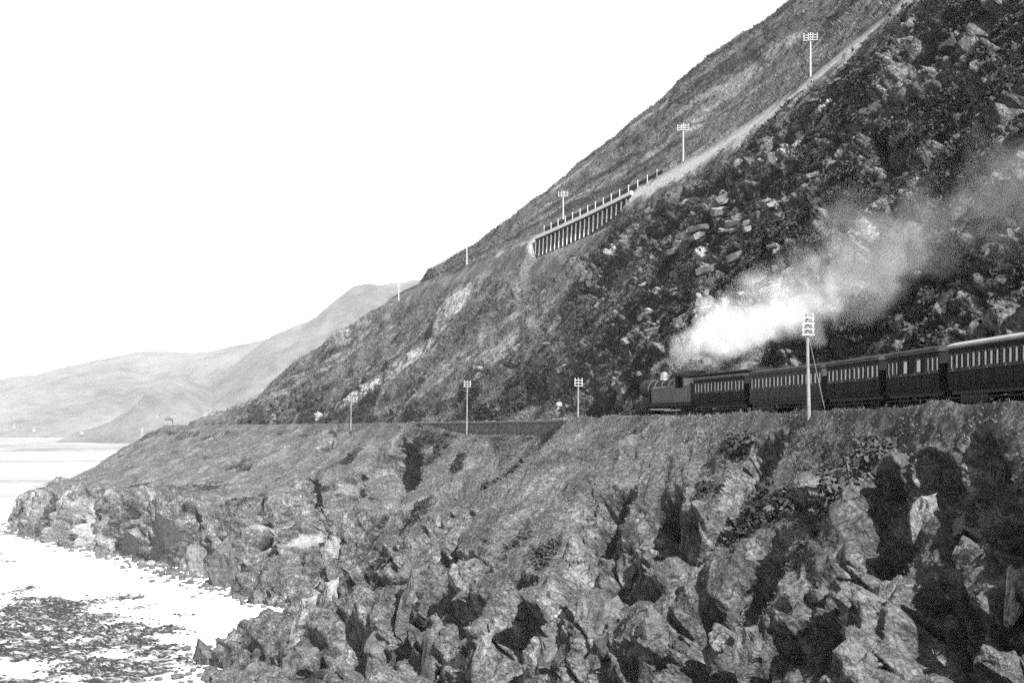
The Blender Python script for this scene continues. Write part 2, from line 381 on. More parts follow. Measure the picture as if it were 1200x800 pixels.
# buttresses and gullies run down the slope
sarc = np.interp(uu, np.arange(NS), np.concatenate([[0], np.cumsum(np.linalg.norm(np.diff(SEA[:, 2], axis=0), axis=1))]))
gq = np.stack([sarc / 9.0 + vv * 0.25, vv * 0.55, np.zeros_like(vv)], 1)
gul = fbm(gq, 3, 5); gul2 = -np.abs(fbm(gq * np.array([2.1, 1.2, 1]) + 40, 3, 9)) + 0.25
big = fbm(P / 16.0, 3, 21)
env = sstep(0.12, 1.3, vv) * (1 - 0.4 * sstep(3.6, 4.6, vv))
nearcam = sstep(10, 26, dist)
turf_strip = fbm(np.stack([sarc / 13.0 + vv * 0.9, vv * 0.3, np.zeros_like(vv)], 1) + 11, 3, 31)
farU = sstep(8.3, 9.3, uu)
rocky = sstep(1.55 + 0.85 * farU, 2.05 + 1.25 * farU, vv + 1.0 * turf_strip + 0.7 * fbm(P / 3.5, 4, 41))
rocky *= 1 - 0.85 * sstep(8.2, 8.6, uu) * (1 - sstep(10.8, 11.6, uu)) * (1 - sstep(2.3, 3.0, vv + 0.6 * turf_strip))
rocky = np.maximum(rocky, sstep(2.9, 3.5, vv))
near_rock = sstep(1.1, 0.5, np.abs(uu - 3.1) / 1.0) * sstep(0.35, 0.9, vv + 0.5 * turf_strip)
rocky = np.clip(np.maximum(rocky, near_rock), 0, 1)
rocky *= 1 - 0.95 * sstep(-0.06, 0.14, fbm(P / 5.0, 4, 43)) * sstep(3.0, 2.3, vv)
crag = fbm(np.stack([sarc / 5.5 + vv * 0.2, vv * 0.5, 0 * vv + 5], 1), 3, 19)
crag = (0.35 - np.abs(crag) * 2.2) * sstep(2.1, 2.9, vv) * sstep(8.6, 9.6, uu)
disp = 4.8 * crag + env * (2.1 * gul + 2.4 * gul2 + 1.0 * big) * (0.55 + 0.45 * rocky)
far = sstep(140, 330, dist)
P1 = P + NN * (disp * nearcam)[:, None]
# the cave in the bay, gullies and clefts
WOB = 0.4 * fbm(P1 / 2.2, 3, 301); cleft = np.zeros(len(P1))
def carve(P, NN, a, b, w, dep, power=4, dirv=None):
    a, b = np.array(a), np.array(b); ab = b - a; t = np.clip(((P - a) @ ab) / (ab @ ab), 0, 1)
    d = np.linalg.norm(P - a - t[:, None] * ab, axis=1) / w + WOB
    e = np.exp(-np.maximum(d, 0) ** power) * dep
    if dep > 0: cleft[:] = np.maximum(cleft, np.exp(-np.maximum(d * 0.75, 0) ** power))
    return P - (NN if dirv is None else np.array(dirv)) * e[:, None]
sPx, sPy = 600 + F * P1[:, 0] / np.maximum(P1[:, 1], 1), 503 - F * (P1[:, 2] - CZ) / np.maximum(P1[:, 1], 1)
def on(px, py):
    c = np.where((np.abs(sPx - px) < 6) & (np.abs(sPy - py) < 6) & (P1[:, 1] > 20))[0]
    if len(c) == 0: c = np.array([np.argmin((sPx - px) ** 2 + (sPy - py) ** 2 + 1e6 * (P1[:, 1] < 20))])
    return P1[c[np.argmin(P1[c, 1])]].copy()
ops = []
for x0, y0, x1, y1, w_, dp in [(888, 530, 795, 655, 1.5, 2.6), (1042, 560, 1000, 690, 1.1, 2.2), (1140, 515, 1185, 640, 0.8, 2.0), (1085, 545, 1125, 610, 0.7, 1.8), 
        (705, 585, 690, 610, 1.6, 3.0), (762, 600, 775, 625, 1.8, 3.0), (700, 640, 725, 690, 1.8, 3.2), (590, 690, 572, 800, 1.6, 4.0), (520, 700, 545, 720, 1.3, 2.5), (655, 680, 670, 640, 1.3, 2.6),
        (815, 720, 800, 800, 1.2, 3.0), (850, 690, 848, 740, 1.2, 2.4), (985, 740, 960, 800, 1.0, 2.0), (1160, 700, 1190, 730, 0.8, 1.6), (690, 720, 700, 800, 0.7, 1.8), (450, 700, 465, 800, 0.9, 2.4), (395, 735, 420, 775, 1.6, 3.2), (480, 760, 500, 800, 1.0, 2.4), (640, 715, 600, 745, 1.0, 2.4), (745, 690, 790, 680, 0.8, 2.0), (900, 640, 880, 690, 1.0, 2.0), (1080, 690, 1060, 760, 0.7, 1.6)]:
    ops.append((on(x0, y0), on(x1, y1), w_, dp, None))
for x0, y0, x1, y1, w_, dp in [(449, 535, 438, 580, 2.8, 11), (402, 560, 372, 640, 1.5, 3.5), (345, 560, 352, 625, 1.6, 4), (290, 585, 300, 640, 1.4, 3), (205, 600, 210, 640, 1.6, 4), (85, 580, 100, 625, 2.0, 4), (150, 600, 160, 640, 1.6, 3), (245, 610, 240, 650, 1.5, 4), (320, 640, 335, 690, 1.6, 3.5), (380, 500, 372, 530, 1.0, 1.5)]:
    ops.append((on(x0, y0), on(x1, y1), w_, dp * 1.2, (-0.85, -0.3, 0.25)))
for a_, b_, w_, dp, dv in ops: P1 = carve(P1, NN, a_, b_, w_ * (1.1 if dv is None else 1.8), dp, 2.6, dv)
P1 = carve(P1, NN, on(1075, 520), on(795, 690), 2.2, -0.9, 2)
rocky = np.maximum(rocky, 0.9 * sstep(0.15, 0.5, cleft))
m = rocky > 0.02
rd = np.zeros(len(P)); tone = np.zeros(len(P))
d1, t1 = blocks(P1[m], 5.5, 2.3, 3, st=(0.65, 0.95, 1.8), crack=0.10, cd=0.7); d2, t2 = blocks(P1[m], 2.0, 0.5, 4, st=(0.6, 1.0, 1.7), crack=0.09, cd=0.7); d3, t3 = blocks(P1[m], 0.8, 0.18, 5, st=(0.6, 1.0, 1.7), crack=0.10, cd=0.6)
mixa = sstep(-0.25, 0.3, fbm(P1[m] / 7.0, 2, 305)); fa = 1 - 0.55 * farU[m]; rd[m] = (d1 * (0.7 + 0.5 * mixa) + d2 * (0.9 - 0.65 * mixa)) * fa * (1 - 0.5 * cleft[m]) + d3 * (1 - 0.9 * cleft[m]); tone[m] = 0.5 * t1 + 0.6 * t2 + 0.35 * t3
rd += rocky * (fbm(P1 / 0.6, 3, 51) * 0.12 + 0.16 * fbm(P1 / 2.4, 5, 53))
turf = 0.75 * fbm(P1 / 3.2, 4, 61) + 0.16 * fbm(P1 / 0.55, 3, 71)
turf *= sstep(0.0, 0.35, vv) * 0.85 + 0.15
lip = np.exp(-(vv / 0.09) ** 2) * (1 - sstep(9.3, 9.8, uu) * (1 - sstep(11.2, 11.7, uu))) * (0.22 + 0.25 * fbm(P / 2.4, 3, 77))
P2 = P1 + NN * ((rd * rocky + turf * (1 - rocky)) * nearcam)[:, None]; P2[:, 2] += lip
Q2 = P2.reshape(nU, nV, 3).copy()                       # relax stretched, sheared parts of the sheet
d0 = (dist.reshape(nU, nV) * 0.0021).clip(0.15, 0.55)
for _ in range(10):
    gu = np.linalg.norm(np.gradient(Q2, axis=0), axis=2); gv = np.linalg.norm(np.gradient(Q2, axis=1), axis=2)
    wt = sstep(1.8, 3.6, np.maximum(gu, gv) / d0)[:, :, None]
    av = Q2.copy(); av[1:-1, 1:-1] = (Q2[:-2, 1:-1] + Q2[2:, 1:-1] + Q2[1:-1, :-2] + Q2[1:-1, 2:]) / 4
    Q2 = Q2 * (1 - wt * 0.8) + av * wt * 0.8
P2 = Q2.reshape(-1, 3)
flat = normals(P2.reshape(nU, nV, 3)).reshape(-1, 3)
rocky = np.clip(np.maximum(rocky * sstep(0.93, 0.72, flat[:, 2]) + rocky * 0.35, 0), 0, 1)
rocky = np.maximum(rocky, sstep(1.5, 2.2, vv) * sstep(0.62, 0.40, flat[:, 2]))
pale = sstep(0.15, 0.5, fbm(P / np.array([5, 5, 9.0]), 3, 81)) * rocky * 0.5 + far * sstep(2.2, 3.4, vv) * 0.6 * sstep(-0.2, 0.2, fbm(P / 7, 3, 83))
scrub = sstep(0.12, 0.5, fbm(P / 7.0, 4, 91)) * 0.6 * (1 - rocky) * (1 - 0.4 * far)
SC = dict(P=P2, n=flat, rocky=rocky, scrub=scrub, v=vv, u=uu)
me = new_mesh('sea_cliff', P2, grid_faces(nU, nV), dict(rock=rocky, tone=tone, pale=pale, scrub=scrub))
sea_cliff = tag(link('sea_cliff', me, M['terrain']), kind='structure')

# --- the hillside above the line
ul = usamples(LAND, (3, 5, 7), 0.26, 0.62, 0.0024)
vl = vsamples([3, 3, 3, 70, 85, 85, 14, 80, 80, 10])
G = loft(LAND, ul, vl); nU2, nV2 = G.shape[:2]
print('hillside grid', nU2, nV2)
nrm = smooth_n(normals(G), 6); P = G.reshape(-1, 3); NN = nrm.reshape(-1, 3)
vv = np.tile(vl, nU2); uu = np.repeat(ul, nV2)
sarc = np.interp(uu, np.arange(NS), np.concatenate([[0], np.cumsum(np.linalg.norm(np.diff(LAND[:, 5], axis=0), axis=1))]))
below = sstep(3.0, 3.5, vv) * (1 - sstep(5.2, 5.9, vv)); above = sstep(7.04, 7.5, vv) * (1 - sstep(9.5, 10.0, vv))
lump = fbm(np.stack([(sarc + 18 * vv) / 14, vv * 0.9, 0 * vv], 1), 3, 13)
wig = 0.9 * fbm(np.stack([sarc / 14, vv * 0.8, 0 * vv + 3], 1), 3, 15)
# rough scrub and rock near the train, smoother grass farther along
rough = sstep(11.3, 9.4, uu - 0.55 * (vv - 4.3) + wig + 0.9 * fbm(P / 5.0, 4, 16)) * sstep(3.0, 3.15, vv) * (1 - sstep(5.35, 5.8, vv + 0.25 * wig))
rough = np.maximum(rough, sstep(8.6, 7.6, uu + 0.5 * wig) * sstep(6.9, 7.4, vv))
lowscrub = sstep(0.05, 0.45, fbm(np.stack([sarc / 8, vv * 1.6, 0 * vv + 8], 1), 3, 18) + 0.25) * sstep(4.35, 3.5, vv) * sstep(2.9, 3.05, vv) * sstep(14.6, 14.0, uu)
disp = (below * (2.3 * lump + 1.2 * fbm(P / 9, 3, 23)) + above * (0.7 * lump + 0.9 * fbm(P / 12, 3, 25)))
# grooves and sheep tracks down the grass slope
stri = fbm(np.stack([(sarc + 23 * vv) / 5.0, vv * 0.5, 0 * vv], 1), 4, 27)
tier = fbm(np.stack([sarc / 45, vv * 7.0, 0 * vv], 1), 3, 29)
disp += (1 - rough) * (below * 0.8 * stri + above * 0.45 * tier)
P1 = P + NN * disp[:, None]; P1[:, 2] += 0.9 * np.exp(-((vv - 5.97) / 0.05) ** 2)
rk = rough * sstep(-0.10, 0.14, fbm(P1 / np.array([6.0, 6, 4]), 4, 33) + 0.05) * sstep(6.5, 6.0, vv)
rk = np.maximum(rk, lowscrub * sstep(0.0, 0.2, fbm(P1 / 4.0, 3, 35)))
m = rk > 0.02
rd = np.zeros(len(P)); tone = np.zeros(len(P))
d1, t1 = blocks(P1[m], 4.2, 1.7, 13); d2, t2 = blocks(P1[m], 1.5, 0.75, 14)
rd[m] = d1 + d2; tone[m] = 0.6 * t1 + 0.7 * t2
turf = 0.5 * fbm(P1 / 3.0, 4, 63) + 0.14 * fbm(P1 / 0.7, 3, 73)
bushy = np.maximum(rough, lowscrub) * (0.7 * np.abs(fbm(P1 / 1.6, 3, 75)) + 0.25 * fbm(P1 / 0.7, 2, 76))
P2 = P1 + NN * ((rd * rk + (turf + bushy) * (1 - rk)) * (below + above))[:, None]
tE = pchip(LAND[:, 6], np.linspace(3, 16, 2600)); tc_ = 600 + F * tE[:, 0] / tE[:, 1]
ta, tb_ = tE[np.argmin(np.abs(tc_ - 628))], tE[np.argmin(np.abs(tc_ - 752))]
sd = np.clip(((P2 - ta) @ (tb_ - ta)) / ((tb_ - ta) @ (tb_ - ta)), 0, 1); dt_ = np.linalg.norm((P2 - ta - sd[:, None] * (tb_ - ta))[:, :2], axis=1)
cut = sstep(0.0, 0.5, (6.0 - vv) * 12) * sstep(9, 3, dt_) * sstep(0.0, 0.06, sd) * sstep(1.0, 0.75, sd)
P2[:, 2] -= 3.6 * cut
flat = normals(P2.reshape(nU2, nV2, 3)).reshape(-1, 3)
scrub = np.clip(np.maximum(rough, lowscrub) * (1 - 0.75 * rk) * sstep(-0.45, 0.05, fbm(P1 / 5, 4, 93) + 0.12), 0, 1)
scrub = np.maximum(scrub, 0.75 * sstep(0.12, 0.42, np.where(vv > 6.5, tier, fbm(np.stack([(sarc + 23 * vv) / 9, vv * 0.7, 0 * vv], 1), 4, 95))) * (below + above))
band = np.abs((sarc + 23 * vv) - (np.interp(12.15, np.arange(NS), np.concatenate([[0], np.cumsum(np.linalg.norm(np.diff(LAND[:, 5], axis=0), axis=1))])) + 23 * 5.9) + 5 * wig)
pale = (0.85 + 0.5 * fbm(P / 4, 3, 96)) * sstep(5.58, 5.85, vv + 0.25 * wig - 0.22 * sstep(11.6, 12.4, uu) + 0.15 * fbm(P / 3, 3, 94)) * sstep(6.0, 5.9, vv) * (1 - 0.45 * sstep(12, 13, uu)) + 0.75 * sstep(7, 2.5, band) * below + 0.95 * sstep(7.35, 7.2, vv) * sstep(6.95, 7.0, vv)
pale += 0.75 * sstep(0.08, 0.3, fbm(P / np.array([7, 7, 3.5]), 4, 97)) * rk * sstep(3.0, 3.2, vv) * (0.2 + 0.8 * sstep(6.3, 7.8, uu + 0.5 * (vv - 4)))
pale += (1 - rough) * below * 0.45 * sstep(0.05, 0.4, stri + 0.6 * fbm(P / 14, 2, 99))
pale += above * 0.5 * sstep(0.15, 0.5, -tier + 0.3 * fbm(P / 9, 3, 98))
pale *= 1 - 0.6 * np.minimum(1, cut * 1.5)
pale = np.where((vv > 5.98) & (vv < 7.02), 0.8, pale)
scrub = np.where((vv > 5.5) & (vv < 7.3), 0, scrub)
HS = dict(P=P2, n=flat, rocky=rk, scrub=scrub, rough=np.maximum(rough, lowscrub), v=vv, u=uu)
me = new_mesh('hillside', P2, grid_faces(nU2, nV2), dict(rock=rk * 0.95, tone=tone, pale=pale, scrub=scrub))
hillside = tag(link('hillside', me, M['terrain']), kind='structure')

def px_of(P): return 600 + F * P[:, 0] / P[:, 1], 503 - F * (P[:, 2] - CZ) / P[:, 1]
for S in (SC, HS): S['px'], S['py'] = px_of(np.where(S['P'][:, 1:2] > 3, S['P'], np.array([[9999.0, 1, 9999]])))
def surf(px, py, S, r=3.5):
    d = (S['px'] - px) ** 2 + (S['py'] - py) ** 2
    c = np.where(d < r * r)[0]
    if len(c) == 0: c = np.array([np.argmin(d)])
    i = c[np.argmin(S['P'][c, 1])]
    return Vector(S['P'][i]), Vector(S['n'][i])

# ------------------------------------------------------------------ sea, beach, far shore
def sea_mat():
    m, nt, b = base_mat('bright_sea', 0.22); p = pos(nt)
    mp = N(nt, 'ShaderNodeMapping'); mp.inputs['Scale'].default_value = (0.02, 0.11, 1); nt.links.new(p, mp.inputs[0])
    f = noise_n(nt, 0.35, 5, 0.6, mp.outputs[0])
    nt.links.new(ramp(nt, f, [(0.35, 0.10), (0.6, 0.24)]), b.inputs['Base Color'])
    b.inputs['IOR'].default_value = 1.33; b.inputs['Specular IOR Level'].default_value = 0.5
    bump(nt, b, noise_n(nt, 0.5, 4, 0.6, p), 0.35, 0.4); return m
g = MB(); g.add([(-9000, -600, 0), (9000, -600, 0), (9000, 14000, 0), (-9000, 14000, 0)], [(0, 1, 2, 3)])
tag(g.build('sea', sea_mat()), kind='structure')

def beach_mat():
    m, nt, b = base_mat('pale_sand_and_weed', 0.95); p = pos(nt); b.inputs['Specular IOR Level'].default_value = 0.0
    mp = N(nt, 'ShaderNodeMapping'); mp.inputs['Scale'].default_value = (0.55, 1.3, 1); nt.links.new(p, mp.inputs[0]); mpv = mp.outputs[0]
    f = noise_n(nt, 0.5, 6, 0.7, p)
    c = ramp(nt, f, [(0.3, 0.62), (0.7, 0.82)])
    w = mth(nt, 'ADD', attr(nt, 'weed'), mth(nt, 'MULTIPLY', mth(nt, 'SUBTRACT', noise_n(nt, 0.9, 7, 0.75, mpv, 0.8), 0.5), 2.6))
    c = mixc(nt, mth(nt, 'MULTIPLY_ADD', w, 1.9, -0.55, True), c, ramp(nt, noise_n(nt, 2.2, 4, 0.7, p), [(0.35, 0.008), (0.7, 0.09)]))
    nt.links.new(c, b.inputs['Base Color']); bump(nt, b, noise_n(nt, 1.5, 5, 0.7, p), 0.6, 0.25); return m
bx = np.linspace(-175, 5, 330); by = np.linspace(60, 420, 460)
X, Y = np.meshgrid(bx, by, indexing='ij'); Pb = np.stack([X.ravel(), Y.ravel(), 0 * X.ravel()], 1)
foot = np.array([SEA[k, 4, :2] for k in range(3, NS)])
def seg_dist(q, poly):
    d = np.full(len(q), 1e9)
    for a, b in zip(poly[:-1], poly[1:]):
        ab = b - a; t = np.clip(((q - a) @ ab) / (ab @ ab), 0, 1); d = np.minimum(d, np.linalg.norm(q - a - t[:, None] * ab, axis=1))
    return d
fd = seg_dist(Pb[:, :2], foot)
reef = np.exp(-(((Pb[:, 0] + 62) + 0.42 * (Pb[:, 1] - 165)) / 17) ** 2 - ((Pb[:, 1] - 165) / 42) ** 2)
reef = np.maximum(reef, 0.6 * np.exp(-(((Pb[:, 0] + 118) * 0.6 + (Pb[:, 1] - 255) * 0.5) / 9) ** 2 - ((Pb[:, 0] + 118) / 28) ** 2))
zn = fbm(Pb / 12, 3, 3)
z = 0.9 * np.exp(-fd / 22) + 0.25 * zn + 0.08 - 0.012 * np.maximum(fd - 35, 0)
rm = sstep(0.3, 0.75, reef + 0.65 * fbm(Pb / np.array([7, 5, 1.0]), 5, 7))
db, tb = blocks(Pb, 1.6, 0.55, 23, (1, 1, 1)); z += rm * (0.25 + np.maximum(db, -0.3)) + 0.05 * fbm(Pb / 1.2, 3, 8)
Pb[:, 2] = z
weed = np.clip(rm * 0.8 + 0.35 * sstep(0.1, 0.5, fbm(Pb / np.array([4, 9, 1.0]), 4, 12)) * sstep(70, 20, fd) * 0.6, 0, 1)
tag(link('beach', new_mesh('beach', Pb, grid_faces(330, 460), dict(weed=weed)), beach_mat()), kind='structure')

def far_mat(name, lo, hi, s):
    m, nt, b = base_mat(name, 0.95); p = pos(nt)
    f = mth(nt, 'MULTIPLY_ADD', noise_n(nt, s, 6, 0.68, p), 0.6, mth(nt, 'MULTIPLY', noise_n(nt, s * 6, 5, 0.7, p), 0.4))
    nt.links.new(ramp(nt, f, [(0.38, lo), (0.62, hi)]), b.inputs['Base Color']); return m
M['farhill'] = far_mat('distant_hill', 0.03, 0.14, 0.004)
M['farflat'] = far_mat('distant_meadow', 0.1, 0.3, 0.006)
def hill_range(name, D, outline, depth, seed, base=2.0, rough=0.06):
    pxs = np.array([o[0] for o in outline], float); pys = np.array([o[1] for o in outline], float)
    x = np.linspace(pxs[0], pxs[-1], 220); h = np.interp(x, pxs, pys)
    ker = np.hanning(9); ker /= ker.sum(); h = np.convolve(np.pad(h, 4, mode='edge'), ker, 'valid')
    wx = (x - 600) / F * D; top = (503 - h) / F * D + CZ
    t = np.linspace(-1, 1, 60)
    prof = np.cos(t * np.pi / 2) ** 1.15
    X = np.repeat(wx, 60) * (1 + np.tile(t, 220) * 0.02); Y = D + np.tile(t, 220) * depth
    Q = np.stack([X, Y, 0 * X], 1)
    amp = np.repeat(top, 60) - base
    n1 = fbm(Q / (depth * 0.45), 5, seed)
    tt = np.tile(t, 220)
    Z = base - 6 + (amp + 6) * np.tile(prof, 220) * (1 + n1 * 0.55 * np.abs(tt) ** 0.7) + rough * amp * fbm(Q / (depth * 0.12), 4, seed + 3) * (0.25 + np.abs(tt))
    Q[:, 2] = Z
    return tag(link(name, new_mesh(name, Q, grid_faces(220, 60), smooth=True), M['farhill']), kind='structure')
hill_range('estuary_hills', 4200, [(-420, 500), (-250, 478), (-100, 464), (0, 454), (40, 444), (85, 440), (105, 428), (130, 420), (190, 410), (230, 413), (260, 411), (300, 405), (345, 396), (420, 385), (520, 380), (700, 400), (900, 480)], 1300, 101)
hill_range('valley_hill', 2900, [(210, 500), (262, 462), (300, 430), (330, 402), (372, 376), (400, 357), (432, 338), (470, 330), (520, 322), (600, 330), (720, 370), (860, 470)], 800, 111)
hill_range('wooded_knoll', 2400, [(120, 502), (150, 492), (178, 470), (192, 450), (212, 443), (232, 452), (262, 470), (300, 484), (360, 500)], 340, 121)
q = np.stack(np.meshgrid(np.linspace(-2600, 1800, 180), np.linspace(0, 1, 70), indexing='ij'), -1).reshape(-1, 2)
edge = 1560 + 90 * fbm(np.stack([q[:, 0] / 420, 0 * q[:, 0], 0 * q[:, 0]], 1), 3, 131) + 0.05 * q[:, 0]
Q = np.stack([q[:, 0], edge + q[:, 1] ** 1.5 * 2600, 0 * edge], 1)
Q[:, 2] = -1.5 + 4.5 * sstep(0, 0.06, q[:, 1]) + 1.8 * fbm(Q / 130, 4, 133) * sstep(0, .1, q[:, 1]) + 10 * q[:, 1] ** 2
tag(link('far_shore', new_mesh('far_shore', Q, grid_faces(180, 70), smooth=True), M['farflat']), kind='structure')
# sand bars out in the bay
Mbar = far_mat('wet_sand', 0.12, 0.3, 0.05)
for (x0, x1, y0, w, sd) in [(-420, -150, 640, 34, 1), (-700, -200, 1050, 60, 2), (-330, -160, 500, 14, 3)]:
    t = np.linspace(0, 1, 120); qx = x0 + (x1 - x0) * t
    S_ = np.sin(t * np.pi) ** 0.5
    cy = y0 + 0.06 * w * 10 * fbm(np.stack([qx / 70, 0 * qx, 0 * qx + sd], 1), 3, sd)
    rows = [np.stack([qx, cy + w * k * S_, 0.10 * (1 - k * k) * S_ * 3 - 0.12], 1) for k in np.linspace(-1, 1, 9)]
    tag(link('sand_bar', new_mesh('sand_bar', np.stack(rows, 1).reshape(-1, 3), grid_faces(120, 9), smooth=True), Mbar), kind='structure')

# ------------------------------------------------------------------ railway line
tt = np.linspace(0, len(RAIL) - 1, 3000)
def catmull(Pt, t):
    n = len(Pt); i = np.clip(np.floor(t).astype(int), 0, n - 2); f = (t - i)[:, None]
    g = lambda k: Pt[np.clip(k, 0, n - 1)]
    p0, p1, p2, p3 = g(i - 1), g(i), g(i + 1), g(i + 2)
    return 0.5 * (2 * p1 + (p2 - p0) * f + (2 * p0 - 5 * p1 + 4 * p2 - p3) * f**2 + (3 * p1 - p0 - 3 * p2 + p3) * f**3)
LINE = pchip(RAIL, tt)
ker = np.hanning(101); ker /= ker.sum()
LINE = np.stack([np.convolve(np.pad(LINE[:, k], 50, mode='edge'), ker, 'valid') for k in (0, 1)], 1)
ARC = np.concatenate([[0], np.cumsum(np.linalg.norm(np.diff(LINE, axis=0), axis=1))])
def at_s(s, o=0.0):
    x = np.interp(s, ARC, LINE[:, 0]); y = np.interp(s, ARC, LINE[:, 1])
    x2 = np.interp(s + 0.5, ARC, LINE[:, 0]); y2 = np.interp(s + 0.5, ARC, LINE[:, 1])
    d = math.atan2(y2 - y, x2 - x); return x + math.sin(d) * o, y - math.cos(d) * o, d
def s_at_y(y): return float(np.interp(y, LINE[:, 1], ARC))
S_START, S_END = s_at_y(-50), s_at_y(425)
track = empty('railway_track', (*at_s(s_at_y(60))[:2], RZ), 0, 'single railway track on ballast curving along the cliff shelf', 'railway track')
def ribbon(name, mat, prof, s0, s1, n, parent=None, closed=True):
    vs_, fs_ = [], []
    ss = np.linspace(s0, s1, n); k = len(prof)
    for s in ss:
        for o, z in prof: x, y, d = at_s(s, o); vs_.append((x, y, z))
    for i in range(n - 1):
        for j in range(k if closed else k - 1):
            j2 = (j + 1) % k; fs_.append((i * k + j, i * k + j2, (i + 1) * k + j2, (i + 1) * k + j))
    me = bpy.data.meshes.new(name); me.from_pydata(vs_, [], fs_); me.update()
    o = link(name, me, mat, parent)
    if parent is not None: o.matrix_parent_inverse = Matrix.Translation(-Vector(parent.location))
    return o
RT = RZ + 0.44     # rail top
ribbon('ballast', M['ballast'], [(-2.3, RZ - 0.1), (-1.6, RZ + 0.22), (1.6, RZ + 0.22), (2.3, RZ - 0.1)], S_START, S_END, 400, track)
for o in (-0.72, 0.72):
    ribbon('rail', M['steel'], [(o - 0.035, RT - 0.16), (o + 0.035, RT - 0.16), (o + 0.035, RT), (o - 0.035, RT)], S_START, S_END, 400, track)
smesh = MB().box(-0.13, 0.13, -1.3, 1.3, -0.06, 0.08).mesh('sleeper'); smesh.materials.append(M['sleeper'])
s = s_at_y(112)
for k in range(150):
    x, y, d = at_s(s + k * 0.8)
    so_ = bpy.data.objects.new('sleeper', smesh); col.objects.link(so_); so_.parent = track
    so_.location = Vector((x, y, RZ + 0.22)) - Vector(track.location); so_.rotation_euler = (0, 0, d)

# retaining wall under the line round the bay, with its coping
def retaining(ya, yb, zt, zb, label, o0=-3.3):
    a, b = s_at_y(ya), s_at_y(yb); n = 120
    w = empty('retaining_wall', (*at_s((a + b) / 2, o0)[:2], zb), 0, label, 'wall')
    ss = np.linspace(a, b, n); hs = np.linspace(0, 1, 9); vs_ = []
    for s in ss:
        x, y, d = at_s(s, o0)
        taper = min(1, (s - a) / 6, (b - s) / 6)
        for h in hs:
            z = zb + (zt - zb) * h; oo = o0 - (1 - h) * 0.35
            x, y, d = at_s(s, oo); vs_.append((x, y, z))
    Q = np.array(vs_); db_, _ = blocks(Q, 0.7, 0.12, 44, (1, 1, 0.6))
    dd = np.repeat(np.array([at_s(s)[2] for s in ss]), 9)
    Q[:, 0] -= np.sin(dd) * db_; Q[:, 1] += np.cos(dd) * db_
    o = link('wall_face', new_mesh('wall_face', Q, grid_faces(n, 9)), M['wall'], w); o.matrix_parent_inverse = Matrix.Translation(-Vector(w.location))
    k = 0; s = a; cm = [MB().box(-0.46, 0.46, -0.3, 0.3, 0, 0.32 + 0.05 * j).mesh('coping_stone') for j in range(3)]
    for c_ in cm: c_.materials.append(M['coping'])
    while s < b:
        x, y, d = at_s(s, o0 + 0.1); c = bpy.data.objects.new('coping_stone', random.choice(cm)); col.objects.link(c); c.parent = w
        c.location = Vector((x, y, zt - 0.12)) - Vector(w.location); c.rotation_euler = (random.uniform(-.04, .04), random.uniform(-.04, .04), d + random.uniform(-.05, .05)); s += 0.98
    return w
retaining(146, 231, 29.15, 24.0, 'dark stone retaining wall with pale coping carrying the line round the bay')

# ------------------------------------------------------------------ train
def wheel_mesh(r, name='wheel', spokes=10):
    b = MB()
    b.lathe((0, -0.06, 0), (0, 1, 0), [(0, r * 0.86), (0, r), (0.10, r), (0.12, r * 1.06), (0.14, r * 1.06), (0.14, r * 0.86), (0, r * 0.86)], 24, cap=False)
    b.lathe((0, -0.08, 0), (0, 1, 0), [(0, r * 0.2), (0.2, r * 0.2)], 12)
    for k in range(spokes):
        a = 2 * math.pi * k / spokes; b.beam((r * 0.15 * math.cos(a), 0.02, r * 0.15 * math.sin(a)), (r * 0.9 * math.cos(a), 0.02, r * 0.9 * math.sin(a)), 0.07, 0.06)
    me = b.mesh(name); me.materials.append(M['iron']); return me
WH = {r: wheel_mesh(r) for r in (0.48, 0.55, 0.78)}
def add_wheels(root, xs, r):
    for x in xs:
        for sy in (-1, 1):
            o = bpy.data.objects.new('wheel', WH[r]); col.objects.link(o); o.parent = root
            o.location = (x, sy * 0.78, r); o.rotation_euler = (0, 0, 0 if sy > 0 else math.pi)
        MB().lathe((x, -0.75, r), (0, 1, 0), [(0, 0.07), (1.5, 0.07)], 8).build('axle', M['iron'], root)
def buffers(root, x, sx):
    for sy in (-0.86, 0.86):
        MB().lathe((x, sy, 1.02), (sx, 0, 0), [(0, 0.12), (0.28, 0.10), (0.30, 0.06), (0.44, 0.06), (0.45, 0.22), (0.5, 0.2)], 12).build('buffer', M['iron'], root)

def arc_roof(hw, ze, rise, n=14, th=0.07):
    top = [(hw * math.cos(math.pi * k / n) * 1.0, ze + rise * math.sin(math.pi * k / n) ** 0.8) for k in range(n + 1)]
    return top + [(-hw, ze - th), (hw, ze - th)]

